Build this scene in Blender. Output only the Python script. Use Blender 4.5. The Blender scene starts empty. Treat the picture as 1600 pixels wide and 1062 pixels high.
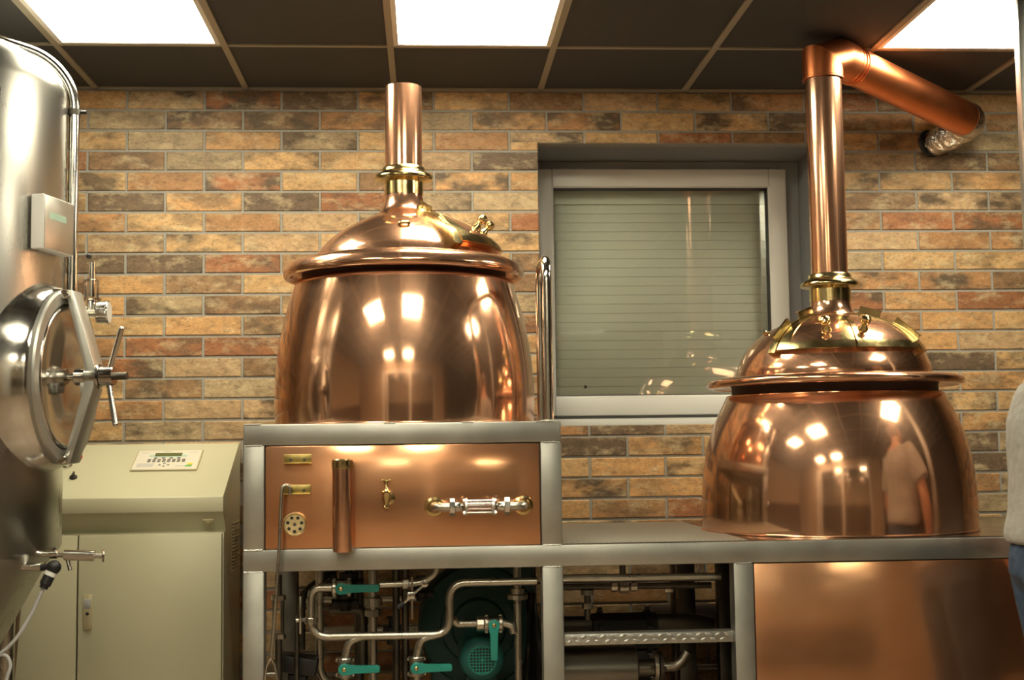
import bpy, bmesh, math, random
from mathutils import Vector, Matrix, Quaternion
PI = math.pi
S = bpy.context.scene
COL = S.collection
random.seed(7)

# ------------------------------------------------------------------ camera
cam_d = bpy.data.cameras.new('camera')
cam = bpy.data.objects.new('camera', cam_d)
COL.objects.link(cam)
cam_d.sensor_fit = 'HORIZONTAL'
cam_d.sensor_width = 36.0
cam_d.lens = 2083.1 / 1600 * 36.0
cam_d.clip_start = 0.05
yaw, pitch, roll = math.radians(3.71), math.radians(4.742), math.radians(-0.759)
rt = Vector((math.cos(yaw), -math.sin(yaw), 0))
fw = Vector((math.sin(yaw) * math.cos(pitch), math.cos(yaw) * math.cos(pitch), math.sin(pitch)))
up = rt.cross(fw)
r2 = rt * math.cos(roll) + up * math.sin(roll)
u2 = -rt * math.sin(roll) + up * math.cos(roll)
M = Matrix((r2, u2, -fw)).transposed().to_4x4()
M.translation = Vector((1.321, -5.388, 1.27))
cam.matrix_world = M
cam_d.dof.use_dof = True
cam_d.dof.focus_distance = 4.7
cam_d.dof.aperture_fstop = 3.2
S.camera = cam

# ------------------------------------------------------------------ world, light, exposure
CEIL = 2.75
ROOM = dict(x0=-2.4, x1=7.4, y0=-9.4)
LIGHT_COLOR = (1.0, 0.92, 0.69)
LIGHT_POWER = 28.0
w = bpy.data.worlds.new('world')
w.use_nodes = True
w.node_tree.nodes['Background'].inputs[0].default_value = (0.02, 0.02, 0.02, 1)
S.world = w
S.view_settings.view_transform = 'Standard'
S.view_settings.look = 'None'
S.view_settings.exposure = 0.0
S.view_settings.gamma = 1.0
S.view_settings.use_curve_mapping = False

# ------------------------------------------------------------------ materials
MATS = {}
def new_mat(name):
    m = bpy.data.materials.new(name)
    m.use_nodes = True
    nt = m.node_tree
    b = nt.nodes['Principled BSDF']
    MATS[name] = m
    return m, nt, b
def N(nt, t, **kw):
    n = nt.nodes.new(t)
    for k, v in kw.items():
        if k in n.inputs: n.inputs[k].default_value = v
        else: setattr(n, k, v)
    return n
def noise(nt, scale, detail=4, rough=0.55, coord=None, vec=None):
    n = N(nt, 'ShaderNodeTexNoise')
    n.inputs['Scale'].default_value = scale
    n.inputs['Detail'].default_value = detail
    n.inputs['Roughness'].default_value = rough
    if vec is None:
        tc = N(nt, 'ShaderNodeTexCoord')
        vec = tc.outputs[coord or 'Object']
    nt.links.new(vec, n.inputs['Vector'])
    return n
def mapped(nt, scale, coord='Object'):
    tc = N(nt, 'ShaderNodeTexCoord')
    mp = N(nt, 'ShaderNodeMapping')
    mp.inputs['Scale'].default_value = scale
    nt.links.new(tc.outputs[coord], mp.inputs['Vector'])
    return mp.outputs[0]
def ramp(nt, src, stops):
    r = N(nt, 'ShaderNodeValToRGB')
    e = r.color_ramp.elements
    while len(e) < len(stops): e.new(0.5)
    for i, (p, c) in enumerate(stops):
        e[i].position = p
        e[i].color = (c[0], c[1], c[2], 1) if isinstance(c, (tuple, list)) else (c, c, c, 1)
    nt.links.new(src, r.inputs[0])
    return r
def mixc(nt, fac, a, b, mode='MIX'):
    m = N(nt, 'ShaderNodeMix', data_type='RGBA', blend_type=mode)
    def put(sock, v):
        if hasattr(v, 'links') or hasattr(v, 'is_linked'): nt.links.new(v, sock)
        elif isinstance(v, (tuple, list)): sock.default_value = (v[0], v[1], v[2], 1)
        else: sock.default_value = v
    put(m.inputs[0], fac); put(m.inputs[6], a); put(m.inputs[7], b)
    return m.outputs[2]
def bump(nt, b, src, strength, dist):
    n = N(nt, 'ShaderNodeBump')
    n.inputs['Strength'].default_value = strength
    n.inputs['Distance'].default_value = dist
    nt.links.new(src, n.inputs['Height'])
    nt.links.new(n.outputs[0], b.inputs['Normal'])
    return n
def simple(name, col, rough=0.5, metal=0.0, spec=None, bumpy=None):
    m, nt, b = new_mat(name)
    b.inputs['Base Color'].default_value = (*col, 1)
    b.inputs['Roughness'].default_value = rough
    b.inputs['Metallic'].default_value = metal
    if spec is not None: b.inputs['Specular IOR Level'].default_value = spec
    if bumpy:
        n = noise(nt, bumpy[0]); bump(nt, b, n.outputs[0], bumpy[1], bumpy[2])
    return m
def metal(name, c1, c2, r1, r2, nscale=3.0, wave=None, stretch=(1, 1, 1), fine=0.0, metallic=1.0, detail=6, haze=None):
    """worn metal: tone and gloss wander over the surface"""
    m, nt, b = new_mat(name)
    v = mapped(nt, stretch)
    n1 = noise(nt, nscale, detail, 0.55, vec=v)
    rp = ramp(nt, n1.outputs[0], [(0.32, c1), (0.68, c2)])
    nt.links.new(rp.outputs[0], b.inputs['Base Color'])
    n2 = noise(nt, nscale * 2.3, detail, 0.55, vec=v)
    rr = ramp(nt, n2.outputs[0], [(0.3, r1), (0.72, r2)])
    nt.links.new(rr.outputs[0], b.inputs['Roughness'])
    b.inputs['Metallic'].default_value = metallic
    if haze:
        out = nt.nodes['Material Output']
        h = N(nt, 'ShaderNodeBsdfPrincipled'); h.inputs['Metallic'].default_value = 1.0; h.inputs['Roughness'].default_value = haze[1]
        nt.links.new(rp.outputs[0], h.inputs['Base Color'])
        mx = N(nt, 'ShaderNodeMixShader'); mx.inputs[0].default_value = haze[0]
        nt.links.new(b.outputs[0], mx.inputs[1]); nt.links.new(h.outputs[0], mx.inputs[2]); nt.links.new(mx.outputs[0], out.inputs[0])
    if wave or fine:
        n3 = noise(nt, wave[0] if wave else 60, 2, 0.4, vec=v)
        bump(nt, b, n3.outputs[0], 1.0, wave[1] if wave else fine)
    return m

copper = metal('copper_polished', (0.70, 0.385, 0.235), (0.80, 0.475, 0.31), 0.07, 0.14, 2.6, wave=(3.5, 0.0012), haze=(0.20, 0.40))
copper_pipe = metal('copper_pipe', (0.62, 0.33, 0.20), (0.78, 0.45, 0.29), 0.12, 0.20, 5, haze=(0.22, 0.45), wave=(4, 0.001), stretch=(1, 1, 0.25))
copper_new = metal('copper_new', (0.74, 0.225, 0.08), (0.80, 0.27, 0.11), 0.30, 0.38, 6)
copper_sheet = metal('copper_sheet', (0.78, 0.38, 0.20), (0.88, 0.48, 0.27), 0.09, 0.17, 2.6, wave=(5, 0.0015), detail=3, haze=(0.30, 0.42))
brass = metal('brass', (0.56, 0.44, 0.20), (0.72, 0.585, 0.30), 0.15, 0.26, 14)
brass_pale = metal('brass_satin', (0.80, 0.64, 0.34), (0.90, 0.74, 0.44), 0.35, 0.45, 14)
brass_dull = metal('brass_dull', (0.36, 0.28, 0.10), (0.62, 0.48, 0.18), 0.28, 0.45, 30)
steel = metal('steel_brushed', (0.43, 0.43, 0.40), (0.58, 0.58, 0.54), 0.34, 0.46, 5, metallic=0.92)
steel_tank = metal('steel_tank', (0.38, 0.375, 0.35), (0.47, 0.465, 0.43), 0.25, 0.33, 1.6, wave=(1.8, 0.003), stretch=(1, 1, 0.5))
steel_pol = metal('steel_polished', (0.58, 0.56, 0.52), (0.70, 0.68, 0.64), 0.10, 0.20, 6)
steel_pipe = metal('steel_pipe', (0.48, 0.45, 0.39), (0.56, 0.53, 0.46), 0.26, 0.34, 9, detail=2)
steel_mid = metal('steel_grey', (0.17, 0.16, 0.14), (0.24, 0.225, 0.195), 0.30, 0.38, 4, detail=2)
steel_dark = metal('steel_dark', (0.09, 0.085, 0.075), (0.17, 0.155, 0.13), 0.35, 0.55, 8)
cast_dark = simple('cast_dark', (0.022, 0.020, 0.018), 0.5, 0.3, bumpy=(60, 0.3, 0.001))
black_rub = simple('black_rubber', (0.012, 0.012, 0.013), 0.45)
teal_plast = simple('teal_plastic', (0.02, 0.27, 0.23), 0.35)
teal_paint = simple('teal_paint', (0.010, 0.060, 0.058), 0.45)
teal_light = simple('teal_motor', (0.02, 0.13, 0.125), 0.45)
cream = simple('cream_enamel', (0.52, 0.50, 0.345), 0.30, bumpy=(300, 0.15, 0.0004))
cream_dk = simple('cream_fitting', (0.50, 0.44, 0.27), 0.45)
shadow_gap = simple('dark_gap', (0.02, 0.017, 0.013), 0.7)
upvc = simple('window_plastic', (0.64, 0.625, 0.575), 0.32)
upvc_grey = simple('frame_grey', (0.27, 0.28, 0.285), 0.45)
reveal_m = simple('reveal_paint', (0.20, 0.205, 0.21), 0.7, bumpy=(90, 0.2, 0.001))
plaster = simple('plaster_beige', (0.48, 0.38, 0.27), 0.8, bumpy=(60, 0.2, 0.001))
wood_dk = simple('wood_dark', (0.10, 0.055, 0.03), 0.5)
wood_black = simple('wood_black', (0.035, 0.022, 0.015), 0.5)
white_paint = simple('white_paint', (0.75, 0.72, 0.66), 0.4)
grey_cable = simple('grey_cable', (0.42, 0.42, 0.42), 0.5)
white_plast = simple('white_plastic', (0.72, 0.71, 0.68), 0.35)
red_plast = simple('red_plastic', (0.55, 0.03, 0.02), 0.35)
yellow_plast = simple('yellow_plastic', (0.72, 0.62, 0.05), 0.4)
green_plast = simple('green_plastic', (0.10, 0.42, 0.12), 0.4)
lcd = simple('lcd_olive', (0.10, 0.12, 0.035), 0.25)
panel_face = simple('panel_foil', (0.66, 0.62, 0.52), 0.4)
mint = simple('mint_strip', (0.38, 0.56, 0.46), 0.45)
ink = simple('key_print', (0.16, 0.15, 0.13), 0.5)
skin_m = simple('skin', (0.55, 0.30, 0.19), 0.5)
hair_m = simple('hair', (0.22, 0.14, 0.095), 0.6)
shoe_m = simple('shoe_leather', (0.03, 0.025, 0.02), 0.5)
cone_grey = simple('grey_tube_paint', (0.24, 0.23, 0.24), 0.55)
brown_m = simple('brown_edge', (0.13, 0.075, 0.04), 0.5)

rim_shade_m = simple('rim_shade', (0.035, 0.014, 0.008), 0.55, 0.0)  # near-black colour that paints in the deep shade under the lid rims
# slightly yellowish steel sheet with a raised lozenge tread
def fabric(name, c1, c2, scale, wr=2.0, dist=0.004):
    m, nt, b = new_mat(name)
    n = noise(nt, scale, 5, 0.6)
    rp = ramp(nt, n.outputs[0], [(0.3, c1), (0.7, c2)])
    nt.links.new(rp.outputs[0], b.inputs['Base Color'])
    b.inputs['Roughness'].default_value = 0.85
    n2 = noise(nt, wr, 3, 0.5)
    bump(nt, b, n2.outputs[0], 0.7, dist * 4)
    return m
shirt_m = fabric('shirt_cotton', (0.31, 0.30, 0.275), (0.38, 0.37, 0.34), 40, 9, 0.009)
jeans_m = fabric('jeans_denim', (0.018, 0.038, 0.075), (0.050, 0.085, 0.145), 30, 11, 0.003)

# glass panes: partly clear, partly mirror
def glass(name, tint=(0.95, 0.97, 0.94), rough=0.0, ior=1.5, boost=1.0):
    m, nt, b = new_mat(name)
    nt.nodes.remove(b)
    out = nt.nodes['Material Output']
    tr = N(nt, 'ShaderNodeBsdfTransparent'); tr.inputs[0].default_value = (*tint, 1)
    gl = N(nt, 'ShaderNodeBsdfGlossy'); gl.inputs['Roughness'].default_value = rough
    fr = N(nt, 'ShaderNodeFresnel'); fr.inputs[0].default_value = ior
    mu = N(nt, 'ShaderNodeMath', operation='MULTIPLY'); mu.inputs[1].default_value = boost
    nt.links.new(fr.outputs[0], mu.inputs[0])
    mx = N(nt, 'ShaderNodeMixShader')
    nt.links.new(mu.outputs[0], mx.inputs[0]); nt.links.new(tr.outputs[0], mx.inputs[1]); nt.links.new(gl.outputs[0], mx.inputs[2])
    nt.links.new(mx.outputs[0], out.inputs[0])
    return m
pane_m = glass('window_glass', boost=1.5)
sight_m = glass('sight_glass', (0.97, 0.95, 0.92), boost=0.8)

# lamp diffuser
lamp_m, nt, b = new_mat('lamp_diffuser')
b.inputs['Base Color'].default_value = (0.8, 0.8, 0.8, 1)
b.inputs['Emission Color'].default_value = (*LIGHT_COLOR, 1)
b.inputs['Emission Strength'].default_value = LIGHT_POWER

# ceiling tile
tile_m, nt, b = new_mat('ceiling_tile')
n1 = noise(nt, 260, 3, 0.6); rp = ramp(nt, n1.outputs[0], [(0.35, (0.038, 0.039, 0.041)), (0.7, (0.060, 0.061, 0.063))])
nt.links.new(rp.outputs[0], b.inputs['Base Color']); b.inputs['Roughness'].default_value = 0.85
bump(nt, b, n1.outputs[0], 0.4, 0.001)
grid_m = simple('ceiling_grid_paint', (0.30, 0.265, 0.20), 0.5)

# bricks: a tint of its own per brick, mottled by noise that jumps from brick to brick
brick_m, nt, b = new_mat('brick_face')
tc = N(nt, 'ShaderNodeTexCoord')
at_t = N(nt, 'ShaderNodeAttribute', attribute_name='tint')
at_s = N(nt, 'ShaderNodeAttribute', attribute_name='seed')
sc_ = N(nt, 'ShaderNodeVectorMath', operation='ADD')
mul = N(nt, 'ShaderNodeVectorMath', operation='MULTIPLY'); mul.inputs[1].default_value = (37, 0, 91)
nt.links.new(at_s.outputs['Vector'], mul.inputs[0])
nt.links.new(tc.outputs['Object'], sc_.inputs[0]); nt.links.new(mul.outputs[0], sc_.inputs[1])
st = N(nt, 'ShaderNodeVectorMath', operation='MULTIPLY'); st.inputs[1].default_value = (0.65, 1, 1.25)
nt.links.new(sc_.outputs[0], st.inputs[0]); V = st.outputs[0]
big = noise(nt, 9, 3, 0.55, vec=V)
mid = noise(nt, 30, 6, 0.7, vec=V)
fin = noise(nt, 130, 4, 0.65, vec=V)
pale = noise(nt, 14, 5, 0.7, vec=V)
sep = N(nt, 'ShaderNodeSeparateXYZ'); nt.links.new(at_s.outputs['Vector'], sep.inputs[0])
# smoke smudge amount follows the brick's own number
f1 = ramp(nt, big.outputs[0], [(0.44, 0.0), (0.60, 1.0)])
sm = N(nt, 'ShaderNodeMath', operation='MULTIPLY'); nt.links.new(f1.outputs[0], sm.inputs[0]); nt.links.new(sep.outputs[1], sm.inputs[1])
c1 = mixc(nt, sm.outputs[0], at_t.outputs['Color'], (0.105, 0.068, 0.035))
f2 = ramp(nt, mid.outputs[0], [(0.33, 0.62), (0.48, 0.98), (0.68, 1.18)])
c2 = mixc(nt, 1.0, c1, f2.outputs[0], 'MULTIPLY')
f3 = ramp(nt, pale.outputs[0], [(0.50, 0.0), (0.68, 0.60)])
c3 = mixc(nt, f3.outputs[0], c2, (0.60, 0.47, 0.27))
f4 = ramp(nt, fin.outputs[0], [(0.30, 0.5), (0.44, 0.95), (0.60, 1.02), (0.72, 1.45)])
c4 = mixc(nt, 1.0, c3, f4.outputs[0], 'MULTIPLY')
nt.links.new(c4, b.inputs['Base Color'])
b.inputs['Roughness'].default_value = 0.62
bump(nt, b, mid.outputs[0], 0.5, 0.002)
mortar_m, nt, b = new_mat('mortar')
n1 = noise(nt, 90, 5, 0.6); rp = ramp(nt, n1.outputs[0], [(0.3, (0.25, 0.24, 0.21)), (0.7, (0.35, 0.335, 0.30))])
nt.links.new(rp.outputs[0], b.inputs['Base Color']); b.inputs['Roughness'].default_value = 0.9
bump(nt, b, n1.outputs[0], 0.5, 0.001)

# floor tiles
floor_m, nt, b = new_mat('floor_tile')
bt = N(nt, 'ShaderNodeTexBrick'); bt.offset = 0.0
bt.inputs['Scale'].default_value = 1.0
bt.inputs['Brick Width'].default_value = 0.4; bt.inputs['Row Height'].default_value = 0.4
bt.inputs['Mortar Size'].default_value = 0.004
bt.inputs['Color1'].default_value = (0.30, 0.215, 0.15, 1); bt.inputs['Color2'].default_value = (0.34, 0.25, 0.175, 1)
bt.inputs['Mortar'].default_value = (0.08, 0.07, 0.06, 1)
tc = N(nt, 'ShaderNodeTexCoord'); nt.links.new(tc.outputs['Object'], bt.inputs['Vector'])
nt.links.new(bt.outputs[0], b.inputs['Base Color']); b.inputs['Roughness'].default_value = 0.4

# knurled mat
mat_m, nt, b = new_mat('knurled_steel')
b.inputs['Metallic'].default_value = 0.85; b.inputs['Roughness'].default_value = 0.5
ck = N(nt, 'ShaderNodeTexChecker'); v = mapped(nt, (1, 1, 1)); nt.links.new(v, ck.inputs['Vector']); ck.inputs['Scale'].default_value = 110
ck.inputs['Color1'].default_value = (0.52, 0.49, 0.42, 1); ck.inputs['Color2'].default_value = (0.22, 0.205, 0.17, 1)
nt.links.new(ck.outputs[0], b.inputs['Base Color']); bump(nt, b, ck.outputs[1], 0.6, 0.001)
# crinkled foil
foil_m, nt, b = new_mat('foil')
b.inputs['Base Color'].default_value = (0.72, 0.70, 0.66, 1); b.inputs['Metallic'].default_value = 1; b.inputs['Roughness'].default_value = 0.14
n1 = noise(nt, 38, 3, 0.6); bump(nt, b, n1.outputs[0], 1.0, 0.012)
# shutter slats
slat_m = simple('shutter_slat', (0.84, 0.82, 0.75), 0.5)

# ------------------------------------------------------------------ mesh building
class MB:
    def __init__(self): self.bm = bmesh.new()
    def box(self, x0, x1, y0, y1, z0, z1, bev=0.0, seg=2, M=None):
        vs = [self.bm.verts.new((x, y, z)) for x in (x0, x1) for y in (y0, y1) for z in (z0, z1)]
        q = [(0, 1, 3, 2), (4, 6, 7, 5), (0, 4, 5, 1), (2, 3, 7, 6), (0, 2, 6, 4), (1, 5, 7, 3)]
        fs = [self.bm.faces.new([vs[i] for i in f]) for f in q]
        if bev > 0:
            es = list({e for f in fs for e in f.edges})
            r = bmesh.ops.bevel(self.bm, geom=es, offset=bev, segments=seg, affect='EDGES', profile=0.5)
            vs = list({v for v in r['verts']} | {v for v in vs if v.is_valid})
            if M is not None:
                allv = set(vs)
                for f in r['faces']: allv |= set(f.verts)
                vs = list(allv)
        if M is not None:
            for v in vs:
                if v.is_valid: v.co = M @ v.co
        return self
    def lathe(self, prof, o=(0, 0, 0), axis=(0, 0, 1), n=48, closed=False, a0=0.0, a1=2 * PI):
        ax = Vector(axis).normalized(); o = Vector(o)
        ref = Vector((0, 0, 1)) if abs(ax.z) < 0.9 else Vector((1, 0, 0))
        if abs(ax.z) > 0.999: ux = Vector((1, 0, 0))
        else: ux = ref.cross(ax).normalized()
        uy = ax.cross(ux)
        full = abs(a1 - a0 - 2 * PI) < 1e-6
        rows = []
        for (r, h) in prof:
            if r < 1e-6: rows.append([self.bm.verts.new(o + ax * h)]); continue
            k = n if full else n + 1
            rows.append([self.bm.verts.new(o + ax * h + ux * (r * math.cos(a0 + (a1 - a0) * i / n)) + uy * (r * math.sin(a0 + (a1 - a0) * i / n))) for i in range(k)])
        pairs = list(zip(rows, rows[1:]))
        if closed: pairs.append((rows[-1], rows[0]))
        for A, B in pairs:
            if len(A) == 1 and len(B) == 1: continue
            m = n
            for i in range(m):
                j = (i + 1) % len(A) if len(A) > 1 else 0
                jb = (i + 1) % len(B) if len(B) > 1 else 0
                if len(A) == 1: self.bm.faces.new((A[0], B[i], B[jb]))
                elif len(B) == 1: self.bm.faces.new((A[i], A[j], B[0]))
                else: self.bm.faces.new((A[i], A[j], B[jb], B[i]))
        return self
    def cyl(self, a, b, r, r2=None, n=24, bev=0.0):
        a = Vector(a); b = Vector(b); L = (b - a).length; r2 = r if r2 is None else r2
        if bev: prof = [(0, 0), (r - bev, 0), (r, bev), (r2, L - bev), (r2 - bev, L), (0, L)]
        else: prof = [(0, 0), (r, 0), (r2, L), (0, L)]
        return self.lathe(prof, a, b - a, n)
    def sphere(self, c, r, n=16, sc=(1, 1, 1)):
        m = n // 2
        rows = []
        c = Vector(c)
        for i in range(m + 1):
            t = PI * i / m
            if i in (0, m): rows.append([self.bm.verts.new(c + Vector((0, 0, r * math.cos(t) * sc[2])))])
            else: rows.append([self.bm.verts.new(c + Vector((r * math.sin(t) * math.cos(2 * PI * k / n) * sc[0], r * math.sin(t) * math.sin(2 * PI * k / n) * sc[1], r * math.cos(t) * sc[2]))) for k in range(n)])
        for A, B in zip(rows, rows[1:]):
            for i in range(n):
                j = (i + 1) % n
                if len(A) == 1: self.bm.faces.new((A[0], B[i], B[j]))
                elif len(B) == 1: self.bm.faces.new((A[i], B[0], A[j]))
                else: self.bm.faces.new((A[i], B[i], B[j], A[j]))
        return self
    def tube(self, pts, r, n=14, fillet=0.0, seg=8, caps=True, flat=None):
        """a round bar through pts; fillet rounds the corners; r may be a list; flat=(a,b) gives an oval"""
        P = [Vector(p) for p in pts]
        R = list(r) if isinstance(r, (list, tuple)) else [r] * len(P)
        if fillet > 0:
            Q = [P[0]]; RR = [R[0]]
            for i in range(1, len(P) - 1):
                a, b_, c = P[i - 1], P[i], P[i + 1]
                d1 = (a - b_); d2 = (c - b_)
                L = min(fillet, d1.length * 0.49, d2.length * 0.49)
                p1 = b_ + d1.normalized() * L; p2 = b_ + d2.normalized() * L
                for k in range(seg + 1):
                    t = k / seg
                    Q.append(p1 * (1 - t) ** 2 + b_ * (2 * t * (1 - t)) + p2 * t * t); RR.append(R[i])
            Q.append(P[-1]); RR.append(R[-1]); P, R = Q, RR
        T = []
        for i in range(len(P)):
            if i == 0: t = P[1] - P[0]
            elif i == len(P) - 1: t = P[-1] - P[-2]
            else: t = (P[i + 1] - P[i]).normalized() + (P[i] - P[i - 1]).normalized()
            T.append(t.normalized())
        ref = Vector((0, 0, 1)) if abs(T[0].z) < 0.9 else Vector((1, 0, 0))
        u = ref.cross(T[0]).normalized()
        rings = []
        for i in range(len(P)):
            if i: u = (T[i - 1].rotation_difference(T[i]) @ u)
            u = (u - T[i] * u.dot(T[i])).normalized()
            v = T[i].cross(u)
            fa, fb = flat if flat else (1, 1)
            mit = 1.0
            ring = []
            for k in range(n):
                a = 2 * PI * k / n
                d = u * math.cos(a) * fa + v * math.sin(a) * fb
                if 0 < i < len(P) - 1 and fillet == 0:
                    # mitred joint: slide along the incoming axis onto the bisecting plane
                    inn = (P[i] - P[i - 1]).normalized()
                    d0 = d - inn * d.dot(inn)
                    if d0.length > 1e-6: d0 = d0.normalized() * d.length
                    s = -(d0.dot(T[i])) / inn.dot(T[i])
                    d = d0 + inn * s
                ring.append(self.bm.verts.new(P[i] + d * R[i]))
            rings.append(ring)
        for A, B in zip(rings, rings[1:]):
            for k in range(n): self.bm.faces.new((A[k], A[(k + 1) % n], B[(k + 1) % n], B[k]))
        if caps:
            self.bm.faces.new(list(reversed(rings[0]))); self.bm.faces.new(rings[-1])
        return self
    def prism(self, outline, d0, d1, frame=None, bev=0.0):
        """outline [(a,b)] extruded from d0 to d1; frame = (origin, A, B, D) vectors"""
        o, A, B, D = frame if frame else (Vector((0, 0, 0)), Vector((1, 0, 0)), Vector((0, 0, 1)), Vector((0, 1, 0)))
        o, A, B, D = Vector(o), Vector(A), Vector(B), Vector(D)
        lo = [self.bm.verts.new(o + A * a + B * b_ + D * d0) for a, b_ in outline]
        hi = [self.bm.verts.new(o + A * a + B * b_ + D * d1) for a, b_ in outline]
        n = len(lo)
        fs = [self.bm.faces.new(list(reversed(lo))), self.bm.faces.new(hi)]
        for i in range(n): fs.append(self.bm.faces.new((lo[i], lo[(i + 1) % n], hi[(i + 1) % n], hi[i])))
        if bev:
            es = list({e for f in fs for e in f.edges})
            bmesh.ops.bevel(self.bm, geom=es, offset=bev, segments=2, affect='EDGES', profile=0.5)
        return self
    def grid(self, fn, nu, nv, thick=None):
        rows = [[self.bm.verts.new(fn(i / nu, j / nv)) for j in range(nv + 1)] for i in range(nu + 1)]
        for i in range(nu):
            for j in range(nv):
                self.bm.faces.new((rows[i][j], rows[i + 1][j], rows[i + 1][j + 1], rows[i][j + 1]))
        return self
    def build(self, name, mat, parent=None, angle=35, flat=False):
        bmesh.ops.recalc_face_normals(self.bm, faces=self.bm.faces[:])
        me = bpy.data.meshes.new(name)
        self.bm.to_mesh(me); self.bm.free()
        if not flat:
            for p in me.polygons: p.use_smooth = True
            me.set_sharp_from_angle(angle=math.radians(angle))
        me.materials.append(mat)
        o = bpy.data.objects.new(name, me); COL.objects.link(o)
        if parent is not None:
            o.parent = parent
            o.matrix_parent_inverse = Matrix.Translation(-parent.location) if False else Matrix.Identity(4)
        return o
def tag(o, label=None, cat=None, group=None, kind=None):
    if label: o['label'] = label
    if cat: o['category'] = cat
    if group: o['group'] = group
    if kind: o['kind'] = kind
    return o
def thing(name, label, cat, loc=(0, 0, 0), rotz=0.0, group=None):
    o = bpy.data.objects.new(name, None); COL.objects.link(o)
    o.location = loc; o.rotation_euler = (0, 0, rotz); o.empty_display_size = 0.1
    return tag(o, label, cat, group)
def struct(name, mb, mat, parent=None, **k):
    o = mb.build(name, mat, parent, **k)
    if parent is None: o['kind'] = 'structure'
    return o
def dup(root, loc, rotz=0.0, label=None, group=None):
    r = root.copy(); COL.objects.link(r); r.location = loc; r.rotation_euler = (0, 0, rotz)
    if label: r['label'] = label
    if group: r['group'] = group
    for ch in list(root.children):
        c = ch.copy(); COL.objects.link(c); c.parent = r
        for g in list(ch.children):
            d = g.copy(); COL.objects.link(d); d.parent = c
    return r

# ================================================================== THE ROOM
X0, X1, Y0 = ROOM['x0'], ROOM['x1'], ROOM['y0']
WX0, WX1, WZ0, WZ1 = 1.787, 2.975, 1.368, 2.53     # window opening
RD = 0.35                                           # depth of the reveal

# floor
struct('floor', MB().box(X0, X1, Y0, 0.0, -0.08, 0.0), floor_m, flat=True)

# brick wall
CH, CW, JT = 0.0837, 0.3095, 0.0098
bm = bmesh.new()
tl = bm.loops.layers.float_color.new('tint')
sl = bm.faces.layers.float_vector.new('seed')
PAL = [((0.50, 0.305, 0.13), 20), ((0.52, 0.285, 0.11), 16), ((0.44, 0.285, 0.145), 14), ((0.385, 0.195, 0.075), 15),
       ((0.32, 0.125, 0.045), 8), ((0.25, 0.14, 0.062), 11), ((0.145, 0.092, 0.05), 8), ((0.37, 0.265, 0.145), 10)]
rb = random.Random(31)
def brick(x0, x1, z0, z1):
    if x1 - x0 < 0.012 or z1 - z0 < 0.008: return
    c = rb.choices([p[0] for p in PAL], [p[1] for p in PAL])[0]
    k = rb.uniform(0.88, 1.12); sm = min(1.0, max(0.0, rb.gauss(0.55, 0.35)))
    yf = -0.0045 - rb.uniform(0, 0.0012); e = 0.0028
    j = lambda: rb.uniform(-0.0007, 0.0007)
    ring = lambda d, y: [bm.verts.new((x + j(), y, z + j())) for x, z in ((x0 + d, z0 + d), (x1 - d, z0 + d), (x1 - d, z1 - d), (x0 + d, z1 - d))]
    A, B, Cc = ring(0, 0.004), ring(0, yf + e), ring(e, yf)
    fs = []
    for P, Q in ((A, B), (B, Cc)):
        for i in range(4): fs.append(bm.faces.new((P[i], P[(i + 1) % 4], Q[(i + 1) % 4], Q[i])))
    fs.append(bm.faces.new(Cc))
    s = (rb.random(), sm, rb.random())
    for f in fs:
        f[sl] = s
        for l in f.loops: l[tl] = (c[0] * k, c[1] * k, c[2] * k, 1)
for n in range(0, 33):
    zt = 2.7467 - CH * n - JT / 2; zb = zt - CH + JT
    zb = max(zb, 0.0)
    ph = 0.277 if n % 2 == 1 else 0.277 - CW / 2
    i0 = int((X0 - ph) / CW) - 1; i1 = int((X1 - ph) / CW) + 1
    for i in range(i0, i1):
        a = max(ph + i * CW + JT / 2, X0); b2 = min(ph + (i + 1) * CW - JT / 2, X1)
        if b2 <= a: continue
        if zb < WZ1 and zt > WZ0 and a < WX1 and b2 > WX0:
            if zt > WZ1: brick(a, b2, WZ1 + 0.001, zt) if (a > WX0 and b2 < WX1) else brick(a, b2, max(zb, WZ1 + 0.001), zt)
            if zb < WZ0: brick(a, b2, zb, min(zt, WZ0 - 0.001))
            if a < WX0: brick(a, WX0 - 0.001, zb, zt)
            if b2 > WX1: brick(WX1 + 0.001, b2, zb, zt)
        else: brick(a, b2, zb, zt)
me = bpy.data.meshes.new('wall_back'); bm.to_mesh(me); bm.free(); me.materials.append(brick_m)
wb = bpy.data.objects.new('wall_back', me); COL.objects.link(wb); wb['kind'] = 'structure'
m = MB()
for a in ((X0, WX0, 0, CEIL), (WX1, X1, 0, CEIL), (WX0, WX1, 0, WZ0), (WX0, WX1, WZ1, CEIL)): m.box(a[0], a[1], 0.0, 0.06, a[2], a[3])
m.build('mortar_bed', mortar_m, wb, flat=True)
# reveal lining
m = MB()
m.box(WX0 - 0.03, WX0 - 0.0005, 0.003, RD + 0.12, WZ0 - 0.03, WZ1 + 0.03)
m.box(WX1 + 0.0005, WX1 + 0.03, 0.003, RD + 0.12, WZ0 - 0.03, WZ1 + 0.03)
m.box(WX0 - 0.03, WX1 + 0.03, 0.003, RD + 0.12, WZ1 + 0.0005, WZ1 + 0.03)
m.box(WX0 - 0.03, WX1 + 0.03, 0.003, RD + 0.12, WZ0 - 0.03, WZ0 - 0.0005)
# thin metal corner bead round the opening
struct('trim_1', m, reveal_m, flat=True)
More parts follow.
